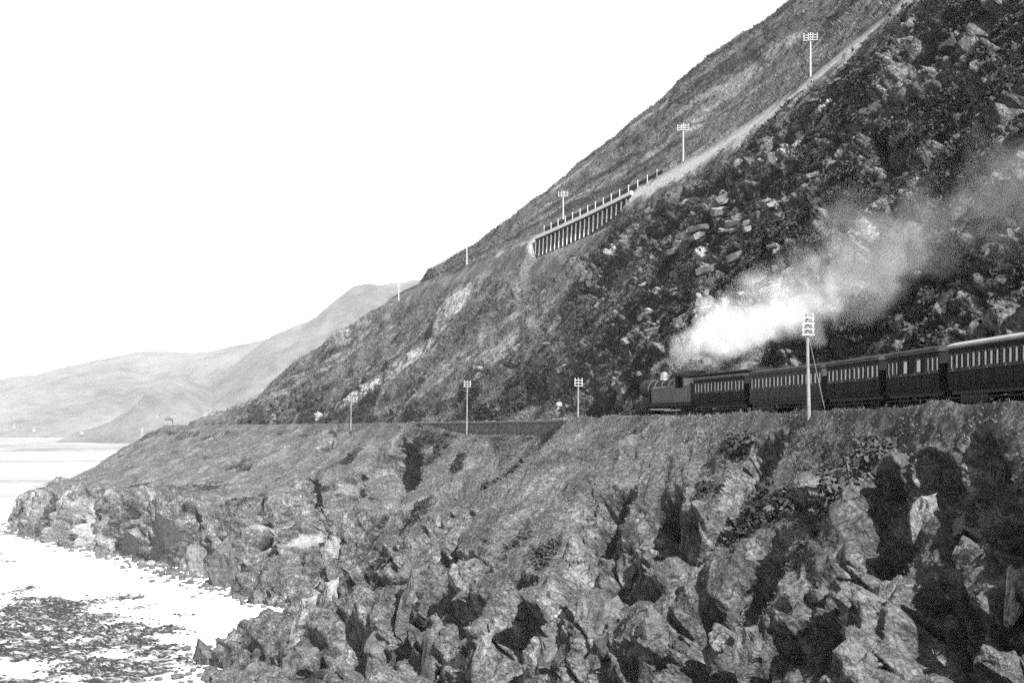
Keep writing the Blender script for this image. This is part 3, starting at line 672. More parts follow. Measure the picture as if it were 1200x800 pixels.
def coach(L, label, body, roof, bogies=False, clerestory=False, van=False, pane='glass'):
    t = empty('railway_coach', (0, 0, 0), 0, label, 'railway coach', 'coaches of the train')
    h = L / 2; W = 1.28
    b = MB()
    # floor, solebars, end walls, waist, cantrail
    b.box(-h, h, -W + 0.05, W - 0.05, 1.0, 1.22)
    for s in (-1, 1):
        y0, y1 = (W - 0.06, W) if s > 0 else (-W, -W + 0.06)
        b.box(-h, h, y0, y1, 1.22, 2.08); b.box(-h, h, y0, y1, 2.86, 3.16)
    for x in (-h, h - 0.06): b.box(x, x + 0.06, -W + 0.06, W - 0.06, 1.22, 3.2)
    nC = max(2, round(L / 1.9)); cw = L / nC
    openings = []
    for c in range(nC):
        x0 = -h + c * cw
        if van and c in (1, 2): openings += [(x0 + cw * 0.3, x0 + cw * 0.7, True)]
        else: openings += [(x0 + cw * 0.07, x0 + cw * 0.29, False), (x0 + cw * 0.38, x0 + cw * 0.62, True), (x0 + cw * 0.71, x0 + cw * 0.93, False)]
    for s in (-1, 1):
        y0, y1 = (W - 0.06, W) if s > 0 else (-W, -W + 0.06)
        last = -h
        for a, e, dr in openings:
            b.box(last, a, y0, y1, 2.08, 2.86); last = e
        b.box(last, h, y0, y1, 2.08, 2.86)
    b.build('body', M[body], t)
    MB().box(-h + 0.1, h - 0.1, -W + 0.12, W - 0.12, 1.22, 2.0).build('seating', M['iron'], t)
    for s in (-1, 1):
        yy = s * W
        for a, e, dr in openings:
            w = MB().box(a, e, yy - s * 0.04 - 0.008, yy - s * 0.04 + 0.008, 2.08, 2.86).build('window', M[pane], t)
            fr = MB()
            for z in (2.08, 2.80): fr.box(a - 0.03, e + 0.03, min(yy, yy + s * 0.022), max(yy, yy + s * 0.022), z, z + 0.06)
            for x in (a - 0.03, e - 0.02): fr.box(x, x + 0.05, min(yy, yy + s * 0.02), max(yy, yy + s * 0.02), 2.14, 2.80)
            fr.build('frame', M['lining'], w)
            if dr:
                d = MB()
                for x in (a - 0.1, e + 0.06): d.box(x, x + 0.04, min(yy, yy + s * 0.03), max(yy, yy + s * 0.03), 1.2, 2.95)
                d.box(a - 0.06, e + 0.06, min(yy, yy + s * 0.018), max(yy, yy + s * 0.018), 1.3, 1.95)
                dd = d.build('door', M[body], t)
                MB().beam((e, yy + s * 0.05, 1.98), (e + 0.02, yy + s * 0.05, 2.1), 0.04).build('handle', M['brass'], dd)
        MB().box(-h, h, min(yy, yy + s * 0.03), max(yy, yy + s * 0.03), 1.99, 2.04).build('waist_moulding', M['lining'], t)
        MB().box(-h + 0.3, h - 0.3, min(yy, yy + s * 0.18), max(yy, yy + s * 0.18), 0.55, 0.6).build('footboard', M['timber_dark'], t)
    r = MB().prism(arc_roof(W + 0.07, 3.2, 0.36 if not clerestory else 0.24), -h - 0.06, h + 0.06).build('roof', M[roof], t)
    MB().box(-h - .06, h + .06, -W - 0.10, -W - 0.06, 3.14, 3.2).build('gutter', M['lining'], r)
    MB().box(-h - .06, h + .06, W + 0.06, W + 0.10, 3.14, 3.2).build('gutter', M['lining'], r)
    if clerestory:
        MB().box(-h + 0.5, h - 0.5, -0.66, 0.66, 3.36, 3.66).build('clerestory_side', M[body], r)
        MB().prism(arc_roof(0.78, 3.66, 0.13), -h + 0.4, h - 0.4).build('clerestory_roof', M[roof], r)
    else:
        for k in range(nC): MB().lathe((-h + (k + 0.5) * cw, 0, 3.5), (0, 0, 1), [(0, 0.12), (0.16, 0.12), (0.17, 0.17), (0.22, 0.1)], 10).build('lamp_top', M['iron'], r)
    if bogies:
        for x in (-h + 2.2, h - 2.2):
            MB().box(x - 1.5, x + 1.5, -0.95, -0.87, 0.35, 0.75).box(x - 1.5, x + 1.5, 0.87, 0.95, 0.35, 0.75).build('bogie_frame', M['iron'], t)
        add_wheels(t, (-h + 1.2, -h + 3.2, h - 3.2, h - 1.2), 0.48)
    else: add_wheels(t, (-h + 1.5, 0, h - 1.5) if L > 7.5 else (-h + 1.5, h - 1.5), 0.55)
    u = MB().box(-h, h, -1.05, -0.95, 0.78, 1.0).box(-h, h, 0.95, 1.05, 0.78, 1.0); u.build('solebar', M['iron'], t)
    buffers(t, h, 1); buffers(t, -h, -1)
    return t

def locomotive():
    t = empty('steam_locomotive', (0, 0, 0), 0, 'dark tank locomotive with grey side tank and steam at the head of train', 'locomotive')
    L = M['loco']
    MB().box(-5.0, 4.9, -1.22, 1.22, 1.12, 1.22).box(-5.0, 4.9, -1.2, -1.12, 0.9, 1.12).box(-5.0, 4.9, 1.12, 1.2, 0.9, 1.12).build('running_plate', L, t)
    MB().box(4.9, 5.0, -1.22, 1.22, 0.85, 1.25).build('buffer_beam', L, t)
    MB().box(-5.1, -5.0, -1.22, 1.22, 0.85, 1.25).build('buffer_beam', L, t)
    bo = MB().lathe((-1.6, 0, 2.42), (1, 0, 0), [(0, 0.74), (4.6, 0.72)], 28).build('boiler', L, t, smooth=False)
    for x in (-0.6, 0.6, 1.8, 2.9): MB().lathe((x, 0, 2.42), (1, 0, 0), [(0, 0.752), (0.06, 0.752)], 28).build('boiler_band', M['brass'], bo)
    sb = MB().lathe((3.0, 0, 2.42), (1, 0, 0), [(0, 0.82), (1.35, 0.82)], 28).build('smokebox', M['iron'], t)
    MB().lathe((4.35, 0, 2.42), (1, 0, 0), [(0, 0.62), (0.06, 0.58), (0.12, 0.4), (0.15, 0.05)], 24).build('smokebox_door', M['iron'], sb)
    MB().box(3.0, 4.3, -0.6, 0.6, 1.22, 1.75).build('saddle', M['iron'], sb)
    MB().lathe((3.7, 0, 3.15), (0, 0, 1), [(0, 0.38), (0.12, 0.27), (0.75, 0.30), (0.8, 0.38), (0.9, 0.36)], 20).build('chimney', M['iron'], t)
    MB().lathe((1.4, 0, 3.1), (0, 0, 1), [(0, 0.38), (0.1, 0.33), (0.45, 0.32), (0.6, 0.24), (0.68, 0.08)], 20).build('dome', M['brass'], t)
    MB().lathe((-0.7, 0, 3.1), (0, 0, 1), [(0, 0.2), (0.3, 0.18), (0.5, 0.14)], 14).build('safety_valve', M['brass'], t)
    MB().box(-2.6, -1.4, -0.68, 0.68, 1.22, 2.85).build('firebox', L, t)
    for s in (-1, 1):
        y0, y1 = sorted((s * 0.74, s * 1.22))
        tk = MB().prism([(y0, 1.225), (y1, 1.225), (y1, 2.35 if s > 0 else 2.55), (y1 - 0.1 if s > 0 else y1, 2.55), (y0 if s > 0 else y0 + 0.1, 2.55), (y0, 2.35 if s < 0 else 2.55)], -2.2, 1.5).build('side_tank', M['tank'], t)
        MB().box(-2.0, 1.35, *sorted((s * 1.22, s * 1.235)), 1.34, 1.38).box(-2.0, 1.35, *sorted((s * 1.22, s * 1.235)), 2.28, 2.32).build('lining', M['lining'], tk)
        MB().lathe((2.6, s * 0.95, 0.75), (1, 0, 0), [(0, 0.3), (1.1, 0.3)], 16).build('cylinder', M['iron'], t)
        MB().beam((2.6, s * 0.98, 0.72), (-1.4, s * 0.98, 0.66), 0.06, 0.12).build('connecting_rod', M['steel'], t)
        MB().beam((-0.3, s * 0.94, 0.6), (-3.0, s * 0.94, 0.6), 0.06, 0.11).build('coupling_rod', M['steel'], t)
        MB().beam((-4.4, s * 1.24, 1.35), (-4.4, s * 1.24, 2.3), 0.035).build('handrail', M['brass'], t)
    c = MB()
    for s in (-1, 1):
        y0, y1 = sorted((s * 1.17, s * 1.22)); c.box(-4.0, -2.2, y0, y1, 1.22, 2.3); c.box(-2.55, -2.2, y0, y1, 2.3, 3.28); c.box(-4.0, -3.75, y0, y1, 2.3, 3.28)
    c.box(-2.25, -2.2, -1.17, 1.17, 2.3, 3.32); c.box(-4.0, -3.95, -1.17, 1.17, 2.3, 3.32)
    cb = c.build('cab', M['tank'], t)
    MB().prism(arc_roof(1.34, 3.3, 0.36), -4.2, -2.0).build('cab_roof', L, cb)
    for y in (-0.7, 0.7): MB().lathe((-2.16, y, 2.85), (-1, 0, 0), [(0, 0.2), (0.1, 0.2)], 16).build('spectacle_window', M['glass'], cb)
    bk = MB().box(-5.0, -4.0, -1.22, 1.22, 1.22, 2.45).box(-5.05, -4.0, -1.26, 1.26, 2.4, 2.5).build('coal_bunker', M['tank'], t)
    cq = MB()
    for k in range(40):
        x, y, z_ = random.uniform(-4.85, -4.15), random.uniform(-1, 1), random.uniform(2.45, 2.65); q_ = random.uniform(.07, .15)
        cq.lathe((x, y, z_ - q_), (random.uniform(-.4, .4), random.uniform(-.4, .4), 1), [(0, q_ * .5), (q_, q_), (2 * q_, q_ * .4)], 5)
    cq.build('coal', M['iron'], bk)
    add_wheels(t, (-3.0, -0.6), 0.78); add_wheels(t, (2.4, 4.0), 0.48); add_wheels(t, (-4.5,), 0.48)
    MB().lathe((4.7, 0, 1.25), (0, 0, 1), [(0, 0.1), (0.3, 0.1), (0.34, 0.05)], 10).build('headlamp', M['white'], t)
    buffers(t, 5.0, 1); buffers(t, -5.1, -1)
    return t

def place(o, s_mid, half):
    xa, ya, _ = at_s(s_mid - half * 0.7); xb, yb, _ = at_s(s_mid + half * 0.7)
    o.location = ((xa + xb) / 2, (ya + yb) / 2, RT); o.rotation_euler = (0, 0, math.atan2(yb - ya, xb - xa))
s = s_at_y(113.2)
loco = locomotive(); place(loco, s - 5.5, 5.0); loco.scale = (1.04, 1.06, 1.12); LOCO_S = s - 5.5
s -= 11.4
for L, lab, body, roof, bg_, cl, vn, pn in [
    (9.2, 'dark clerestory coach with raised roof coupled directly behind the locomotive', 'coach', 'roof_dark', False, True, False, 'glass'),
    (12.2, 'longer grey-panelled coach between the clerestory coach and the short coach', 'coach_mid', 'roof_dark', True, False, False, 'glass'),
    (8.2, 'dark six-wheeled coach with sooty roof behind the long grey-panelled coach', 'coach', 'roof_dark', False, False, False, 'glass'),
    (6.9, 'short four-wheeled van just ahead of the pale-roofed coach', 'coach', 'roof_dark', False, False, True, 'glass'),
    (13.0, 'dark coach with a pale rounded roof and light windows, behind the short van', 'coach', 'roof_pale', True, False, False, 'glass'),
    (13.0, 'last dark coach with pale roof, at the tail of the train', 'coach', 'roof_pale', True, False, False, 'glass')]:
    c = coach(L, lab, body, roof, bg_, cl, vn, pn); place(c, s - L / 2, L / 2); s -= L + 1.05

# ------------------------------------------------------------------ telegraph poles
pole_cache = {}
def telegraph_pole(loc, H, arms, arm_w, label, group, rz=0.0, lean=(0, 0), stay=None):
    t = empty('telegraph_pole', loc, rz, label, 'telegraph pole', group); t.rotation_euler = (lean[0], lean[1], rz)
    MB().lathe((0, 0, -1.0), (0, 0, 1), [(0, 0.13), (H + 1.0, 0.085), (H + 1.12, 0.02)], 12).build('pole', M['pole_white' if arm_w > 1.5 else 'pole'], t)
    for k in range(arms):
        z = H - 0.25 - k * 0.36
        a = MB().box(-arm_w / 2, arm_w / 2, -0.17, -0.09, z - 0.045, z + 0.045).build('crossarm', M['arm'], t)
        n = 4 if arm_w > 1.5 else 2
        for j in range(n):
            x = -arm_w / 2 + 0.1 + (arm_w - 0.2) * j / (n - 1)
            key = 'ins'
            if key not in pole_cache:
                pole_cache[key] = MB().lathe((0, 0, 0), (0, 0, 1), [(0, 0.02), (0.05, 0.02), (0.05, 0.07), (0.12, 0.075), (0.16, 0.05), (0.21, 0.055), (0.24, 0.02)], 8).mesh('insulator'); pole_cache[key].materials.append(M['porcelain'])
            o = bpy.data.objects.new('insulator', pole_cache[key]); col.objects.link(o); o.parent = a; o.location = (x, -0.14, z + 0.055)
    if stay: MB().lathe((0, 0, H - 1.0), Vector(stay) - Vector((0, 0, H - 1.0)), [(0, 0.016), ((Vector(stay) - Vector((0, 0, H - 1.0))).length, 0.016)], 6).build('stay_wire', M['wire'], t)
    return t
def ground_z(x, y, S):
    d = (S['P'][:, 0] - x) ** 2 + (S['P'][:, 1] - y) ** 2; c = np.argsort(d)[:6]; return float(S['P'][c, 2].mean())
def bypx(px, d): return ((px - 600) / F * d, d)
def topz(py, d): return CZ + (503 - py) / F * d
for px, py, d, arms, aw, lab, st_, ln in [
    (948, 368, 76.5, 4, 0.85, 'tall pale telegraph pole with stay wire standing beside the train', (1.4, 0.3, -0.4), (0, R(-1.2))),
    (677, 443, 152, 3, 1.1, 'telegraph pole on the grass bank ahead of the locomotive', None, (0, R(0.6))),
    (547, 446, 200, 3, 1.2, 'telegraph pole by the middle of the stone retaining wall', None, (0, R(0.5))),
    (411, 464, 262, 3, 1.3, 'telegraph pole beside the line past the retaining wall toward the headland', None, (0, R(1.0)))]:
    x, y = bypx(px, d); gz = min(ground_z(x, y, SC), 29.3)
    telegraph_pole((x, y, gz), topz(py, d) - gz, arms, aw, lab, 'telegraph poles along the railway', R(8), ln, st_)
road_edge = LAND[:, 6]
def road_pt(px):       # point on the outer road edge seen at column px
    t = np.linspace(3, 16, 2600); E = pchip(LAND[:, 6], t); c = 600 + F * E[:, 0] / E[:, 1]
    i = np.argmin(np.abs(c - px) + 0.0 * t); return E[i], t[i]
for px, H, lab in [(950, 7.2, 'highest telegraph pole on the hill road, above the rocky slope'), (801, 7.2, 'telegraph pole on the hill road uphill of the timber trestle'),
                   (660, 7.0, 'telegraph pole rising behind the timber trestle of the hill road'), (547, 7.0, 'telegraph pole on the hill road downhill of the timber trestle'),
                   (465, 6.0, 'small far telegraph pole where the hill road rounds the spur')]:
    E, t_ = road_pt(px)
    if px < 500: q_, _ = surf(463, 350, HS, 5); E = np.array(q_)
    telegraph_pole((E[0], E[1], E[2] - 0.2), H, 3 if px > 500 else 2, 2.0, lab, 'telegraph poles along the hill road', R(-12))
    print('road pole', px, E, 503 - F * (E[2] - CZ) / E[1])

# ------------------------------------------------------------------ hill road trestle and fence
def road_run(pa, pb, n, dz=0.0, out=0.0):
    (A, ta), (B, tb_) = road_pt(pa), road_pt(pb)
    t = np.linspace(ta, tb_, n); E = pchip(LAND[:, 6], t); I = pchip(LAND[:, 7], t)
    o = E - I; o[:, 2] = 0; o /= np.linalg.norm(o, axis=1)[:, None]
    E = E + o * out; E[:, 2] += dz; return E, o
E, o = road_run(632, 745, 23, 0, 0.9)
tr = empty('road_trestle', tuple(E[11] - np.array([0, 0, 3])), 0, 'timber trestle with a row of upright posts carrying the edge of the hill road', 'trestle')
inv = Matrix.Translation(-Vector(tr.location))
def pb(mb, name, mat, root, inv):
    ob = mb.build(name, mat, root); ob.matrix_parent_inverse = inv; return ob
for i in range(22):
    b = MB(); b.beam(tuple(E[i] - [0, 0, 0.72]), tuple(E[i + 1] - [0, 0, 0.72]), 0.32, 0.2); pb(b, 'edge_beam', M['timber_dark'], tr, inv)
    b = MB(); a_, c_ = E[i] - o[i] * 0.9, E[i + 1] - o[i + 1] * 0.9
    b.add([tuple(E[i] + o[i] * .25 + [0, 0, -0.55]), tuple(E[i + 1] + o[i + 1] * .25 + [0, 0, -0.55]), tuple(c_ + [0, 0, -0.55]), tuple(a_ + [0, 0, -0.55]),
           tuple(E[i] + o[i] * .25 + [0, 0, 0.08]), tuple(E[i + 1] + o[i + 1] * .25 + [0, 0, 0.08]), tuple(c_ + [0, 0, 0.08]), tuple(a_ + [0, 0, 0.08])],
          [(0, 3, 2, 1), (4, 5, 6, 7), (0, 1, 5, 4), (1, 2, 6, 5), (2, 3, 7, 6), (3, 0, 4, 7)])
    pb(b, 'deck_plank', M['timber'], tr, inv)
for i in range(23):
    hgt = 3.4 if i < 14 else 3.4 - (i - 13) * 0.2
    b = MB(); b.beam(tuple(E[i] - [0, 0, 0.9]), tuple(E[i] + o[i] * 0.15 - [0, 0, hgt + 0.8]), 0.22); pb(b, 'post', M['timber'], tr, inv)
E, o = road_run(640, 778, 30, 0, 0.35)
fn = empty('roadside_fence', tuple(E[15]), 0, 'dark boarded fence with pale posts along the hill road above the trestle', 'fence')
inv = Matrix.Translation(-Vector(fn.location))
for i in range(29):
    b = MB()
    for z0 in (0.25, 0.62, 0.98): b.beam(tuple(E[i] + [0, 0, z0 + 0.1]), tuple(E[i + 1] + [0, 0, z0 + 0.1]), 0.06, 0.34)
    pb(b, 'board', M['timber_dark'], fn, inv)
for i in range(0, 30, 2):
    b = MB(); b.beam(tuple(E[i] + o[i] * 0.12 - [0, 0, 0.4]), tuple(E[i] + o[i] * 0.12 + [0, 0, 1.7]), 0.14); pb(b, 'post', M['arm'], fn, inv)

# ------------------------------------------------------------------ loose and standing rocks
def rock_mesh(seed, flat=0.7, n=(22, 14)):
    import bmesh
    r = np.random.default_rng(seed); bm = bmesh.new()
    for c in np.array([(x, y, z) for x in (-1, 1) for y in (-1, 1) for z in (-1, 1)]) * 0.72:
        for _ in range(2): bm.verts.new(c * r.uniform(0.55, 1.15, 3))
    for _ in range(6): q = r.normal(size=3); bm.verts.new(q / np.linalg.norm(q) * r.uniform(0.8, 1.05))
    bmesh.ops.convex_hull(bm, input=bm.verts[:])
    for v in [v for v in bm.verts if not v.link_faces]: bm.verts.remove(v)
    for v in bm.verts: v.co = (v.co.x, v.co.y * 0.75, v.co.z * flat)
    me = bpy.data.meshes.new('rock'); bm.to_mesh(me); bm.free(); return me
RM = {}
for mk in ('rock', 'rock_pale', 'rock_dark'):
    RM[mk] = []
    for k in range(6):
        me = rock_mesh(k * 7 + 3, [0.55, 0.7, 0.85][k % 3]); me.materials.append(M[mk]); RM[mk].append(me)
def crag_mesh(seed):
    import bmesh
    r = np.random.default_rng(seed); bm = bmesh.new()
    for _ in range(13): q = r.normal(size=3); bm.verts.new(q / np.linalg.norm(q) * r.uniform(0.75, 1.05) * np.array([1, 0.8, 1.0]))
    bmesh.ops.convex_hull(bm, input=bm.verts[:])
    for v in [v for v in bm.verts if not v.link_faces]: bm.verts.remove(v)
    bmesh.ops.subdivide_edges(bm, edges=bm.edges[:], cuts=3, use_grid_fill=True)
    bmesh.ops.triangulate(bm, faces=bm.faces[:])
    co = np.array([v.co[:] for v in bm.verts])
    d1_, _ = blocks(co * 3.2 + seed * 5.3, 1.3, 0.16, seed, crack=0.12, cd=0.8); d2_ = 0.07 * fbm(co * 3 + seed, 4, seed)
    for v, k in zip(bm.verts, 1 + d1_ + d2_): v.co = v.co * float(k)
    me = bpy.data.meshes.new('rock'); bm.to_mesh(me); bm.free(); return me
CM = {}
for mk in ('rock', 'rock_pale', 'rock_dark'):
    CM[mk] = []
    for k in range(5):
        me = crag_mesh(k * 5 + 2); me.materials.append(M[mk]); CM[mk].append(me)
def put_rock(p, n, size, mk, parent, sink=0.35):
    o = bpy.data.objects.new('rock', random.choice(RM[mk])); col.objects.link(o); o.parent = parent
    o.location = p - n * size * sink * 0.6
    q = n.to_track_quat('Z', 'Y'); o.rotation_mode = 'QUATERNION'
    o.rotation_quaternion = q @ Vector((0, 0, 1)).rotation_difference(Vector((random.uniform(-.5, .5), random.uniform(-.5, .5), 1)).normalized()) @ Matrix.Rotation(random.uniform(0, 6.28), 4, 'Z').to_quaternion()
    o.scale = (size * random.uniform(0.8, 1.25), size * random.uniform(0.8, 1.2), size * random.uniform(0.7, 1.1))
# pale outcrops in the rocky slope above the train (photo column, row, size in pixels)
for px, py, s_ in [(803, 285, 26), (818, 275, 22), (795, 298, 18), (850, 238, 18), (860, 262, 22), (880, 262, 18), (845, 255, 14), (965, 193, 16), (948, 205, 9), (925, 222, 12), (900, 235, 12), (770, 325, 12), (755, 330, 10),
                   (905, 165, 14), (990, 60, 12), (975, 12, 10), (930, 150, 14), (905, 290, 14), (860, 300, 14), (835, 315, 14), (790, 340, 12), (870, 340, 14), (900, 330, 16), (760, 365, 14), (800, 375, 16), (830, 360, 18), (770, 390, 18), (740, 395, 14), (720, 350, 10), (950, 120, 12), (655, 430, 10), (640, 400, 8), (690, 330, 8), (975, 95, 10), (770, 435, 14), (752, 440, 10), (762, 452, 12), (735, 470, 10), (715, 460, 12)]:
    p, n = surf(px, py, HS)
    for q_ in range(3 if s_ > 15 else 2):
        sz = s_ * p.y / F * random.uniform(0.45, 0.8); o = bpy.data.objects.new('rock', random.choice(RM['rock_pale' if (s_ > 15 and q_ < 2) or random.random() < .35 else 'rock'])); col.objects.link(o); o.parent = hillside
        o.location = p + Vector((random.uniform(-.8, .8) * sz, random.uniform(-.4, .4) * sz, (q_ - 0.8) * sz * 0.55)) - n * sz * 0.25
        o.scale = (sz * 1.35, sz, sz * random.uniform(0.5, 0.8)); o.rotation_euler = (random.uniform(-.2, .2), random.uniform(-.45, -.1), random.uniform(-.6, .6))
idx = np.where((HS['rough'] > 0.5) & (HS['v'] > 3.1) & (HS['v'] < 5.6) & (HS['px'] > 500) & (HS['px'] < 1260) & (HS['py'] > -40))[0]
for i in rng.choice(idx, 150, replace=False):
    put_rock(Vector(HS['P'][i]), Vector(HS['n'][i]), rng.uniform(0.4, 1.25), random.choice(['rock', 'rock', 'rock', 'rock_pale', 'rock_dark'] if HS['px'][i] < 960 else ['rock_dark', 'rock_dark', 'rock']), hillside, 1.0)
idx = np.where((SC['v'] > 1.2) & (SC['v'] < 4.0) & (SC['rocky'] > 0.5) & (SC['P'][:, 1] > 30) & (SC['px'] > -20) & (SC['px'] < 1230) & (SC['py'] < 830))[0]
for i in rng.choice(idx, 110, replace=False):
    d_ = SC['P'][i, 1]; put_rock(Vector(SC['P'][i]), Vector(SC['n'][i]), rng.uniform(0.5, 1.3) * (0.5 + d_ / 200), random.choice(['rock', 'rock', 'rock', 'rock_dark']), sea_cliff, 1.0)
def put_slab(px, py, wpx, hpx, mk, tilt=0.25, turn=0.4):
    p, n = surf(px, py, SC, 8); k = p.y / F
    o = bpy.data.objects.new('rock', random.choice(CM[mk])); col.objects.link(o); o.parent = sea_cliff
    w_, h_ = wpx * k * 0.62, hpx * k * 0.62
    o.location = p + Vector((0, 0.5 * w_, -0.25 * h_)); o.scale = (w_ * 0.95, w_ * 0.95, h_ * 1.05); o.rotation_euler = (random.uniform(-.25, -.05), tilt + random.uniform(-.12, .12), turn + random.uniform(-.3, .3))
for a_ in [(1082, 600, 46, 58, 'rock_pale'), (1120, 615, 22, 36, 'rock'), (1100, 560, 60, 70, 'rock'), (1165, 560, 50, 90, 'rock'), (1105, 735, 105, 110, 'rock'), (1180, 690, 60, 80, 'rock_pale'), (1145, 650, 60, 70, 'rock'), (1185, 780, 70, 70, 'rock'), (1040, 690, 46, 60, 'rock'), (1020, 770, 60, 60, 'rock'),
           (690, 725, 80, 120, 'rock'), (605, 715, 44, 90, 'rock'), (640, 770, 70, 70, 'rock'), (480, 690, 44, 80, 'rock'), (500, 760, 40, 90, 'rock'), (388, 690, 40, 46, 'rock_pale'), (355, 720, 44, 60, 'rock_pale'), (440, 740, 36, 80, 'rock'), (540, 690, 36, 44, 'rock'), (350, 775, 70, 44, 'rock'), (300, 785, 70, 34, 'rock'), (250, 770, 34, 34, 'rock'),
           (735, 665, 44, 50, 'rock'), (770, 740, 50, 90, 'rock'), (830, 670, 40, 50, 'rock'), (880, 760, 60, 70, 'rock'), (930, 700, 44, 54, 'rock'), (720, 575, 26, 24, 'rock_pale'), (690, 600, 30, 22, 'rock'), (560, 760, 30, 60, 'rock_pale')]: put_slab(*a_)
# boulders at the cliff foot: each one stands on the beach by itself
for px, py, wpx, mk, lab in [(228, 655, 44, 'rock_pale', 'large pale pointed boulder against the cliff foot above the white beach'), (192, 648, 50, 'rock_dark', 'dark humped boulder beside the pale pointed boulder'),
                         (152, 645, 26, 'rock_dark', 'small dark upright boulder on the white beach'), (264, 672, 46, 'rock', 'grey boulder at the seaward foot of the pale pointed boulder'),
                         (88, 592, 22, 'rock_dark', 'dark rock stack on the headland shoulder above the sea'), (34, 612, 26, 'rock_dark', 'dark rock at the very tip of the headland by the water'),
                         (297, 700, 24, 'rock_dark', 'low dark boulder on the beach under the bay cliff'), (120, 650, 16, 'rock', 'small grey boulder on the beach near the headland')]:
    d_ = CZ * F / (py + wpx * 0.35 - 503) * 0.985; size = wpx * d_ / F * 0.7
    o = link('boulder', CM[mk][random.randrange(5)], None, None, ((px - 600) / F * d_, d_, size * 0.55))
    o.scale = (size * 0.9, size * 0.9, size * 1.6); o.rotation_euler = (0, random.uniform(-.2, .2), random.uniform(0, 6))
    tag(o, lab, 'boulder', 'boulders at the cliff foot')

def stones(name, label, pts, sizes, mat):
    protos = [rock_mesh(500 + k, 0.6) for k in range(5)]; Vs, Fs, b0 = [], [], 0
    data = []
    for me in protos:
        v = np.array([q.co[:] for q in me.vertices]); f = np.array([list(p.vertices) for p in me.polygons if len(p.vertices) == 3]); data.append((v, f))
    for p, z_ in zip(pts, sizes):
        v, f = data[rng.integers(5)]; a = rng.uniform(0, 6.28); c_, s_ = np.cos(a), np.sin(a)
        Vs.append((v * rng.uniform(0.6, 1.3, 3)) @ np.array([[c_, s_, 0], [-s_, c_, 0], [0, 0, 1]]) * z_ + p); Fs.append(f + b0); b0 += len(v)
    return tag(link(name, new_mesh(name, np.concatenate(Vs), np.concatenate(Fs)), mat), label, 'stones', kind='stuff')
w_ = np.exp(-(fd / 3.2) ** 2) * (Pb[:, 1] > 125); i_ = rng.choice(len(Pb), 1800, p=w_ / w_.sum())
stones('foot_stones', 'broken stones fallen along the foot of the bay cliff', Pb[i_] + np.array([0, 0, 0.1]) + rng.normal(0, .3, (len(i_), 3)) * np.array([1, 1, 0]), rng.uniform(0.15, 0.85, len(i_)) ** 2 * 1.0 + 0.08, M['rock'])
w_ = rm * np.exp(-((Pb[:, 1] - 165) / 60) ** 2) + 1e-6; i_ = rng.choice(len(Pb), 1500, p=w_ / w_.sum())
stones('reef_stones', 'dark weedy stones of the reef on the white beach', Pb[i_] + np.array([0, 0, 0.05]), rng.uniform(0.08, 0.3, len(i_)), M['rock_dark'])

# ------------------------------------------------------------------ grass tufts and scrub
def scatter(name, label, cat, mat, pts, nrms, sizes, tones, blades, leaf):
    K = len(pts); r = rng
    az = r.uniform(0, 2 * np.pi, (K, blades)); tilt = r.uniform(0.1, 0.9 if not leaf else 1.4, (K, blades))
    up = nrms * 0.45 + np.array([0, 0, 0.75]); up /= np.linalg.norm(up, axis=1)[:, None]
    a = np.cross(up, np.array([0.3, 0.9, 0.2])); a /= np.linalg.norm(a, axis=1)[:, None]; b_ = np.cross(up, a)
    dirv = (np.cos(az)[..., None] * a[:, None] + np.sin(az)[..., None] * b_[:, None])
    tip = dirv * np.sin(tilt)[..., None] + up[:, None] * np.cos(tilt)[..., None]
    side = np.cross(tip, r.normal(size=tip.shape)); side /= np.linalg.norm(side, axis=2)[..., None] + 1e-6
    ln = sizes[:, None, None] * r.uniform(0.6, 1.2, (K, blades, 1))
    base = pts[:, None] + dirv * sizes[:, None, None] * r.uniform(0, 0.45, (K, blades, 1)) - up[:, None] * 0.05
    if leaf:
        c = base + tip * ln * r.uniform(0.2, 0.75, (K, blades, 1)); w = ln * 0.20
        e = r.normal(size=tip.shape); e /= np.linalg.norm(e, axis=2)[..., None]
        v = np.stack([c - side * w, c + e * w * 1.6, c + side * w, c - e * w * 1.6], 2)
    else:
        w = ln * 0.10
        v = np.stack([base - side * w, base + side * w, base + tip * ln], 2)
    k = v.shape[2]; V = v.reshape(-1, 3); Fq = np.arange(len(V)).reshape(-1, k)
    tn = np.repeat(np.clip(tones[:, None] + r.normal(0, 0.14, (K, blades)), 0, 1).ravel(), k)
    return tag(link(name, new_mesh(name, V, Fq, dict(tone=tn)), mat), label, cat, kind='stuff')
def pick(S, w, n):
    w = w / w.sum(); return rng.choice(len(w), n, replace=True, p=w)
inview = lambda S: ((S['px'] > -30) & (S['px'] < 1230) & (S['py'] > -30) & (S['py'] < 840)).astype(float)
w = (1 - SC['rocky']) ** 2 * inview(SC) * (SC['v'] < 4.0) * (0.25 + np.clip(fbm(SC['P'] / 2.5, 3, 201) + 0.4, 0, 1))
i = pick(SC, w, 46000); dd = SC['P'][i, 1]
tn = 0.5 + 0.55 * fbm(SC['P'][i] / 4, 3, 203) - 0.35 * SC['scrub'][i]
scatter('cliff_grass', 'pale dry grass tufts growing over the bank and cliff below the line', 'grass', M['grass'], SC['P'][i] + rng.normal(0, 0.08, (len(i), 3)), SC['n'][i], np.clip(0.11 + dd * 0.0009, 0.14, 0.36) * rng.uniform(0.6, 1.4, len(i)), np.clip(tn, 0.05, 1), 6, False)
w = (HS['v'] > 3.05) * (HS['v'] < 9.2) * inview(HS) * (1 - HS['rough']) * (1 - HS['rocky']) * ((HS['v'] < 5.5) | (HS['v'] > 7.3))
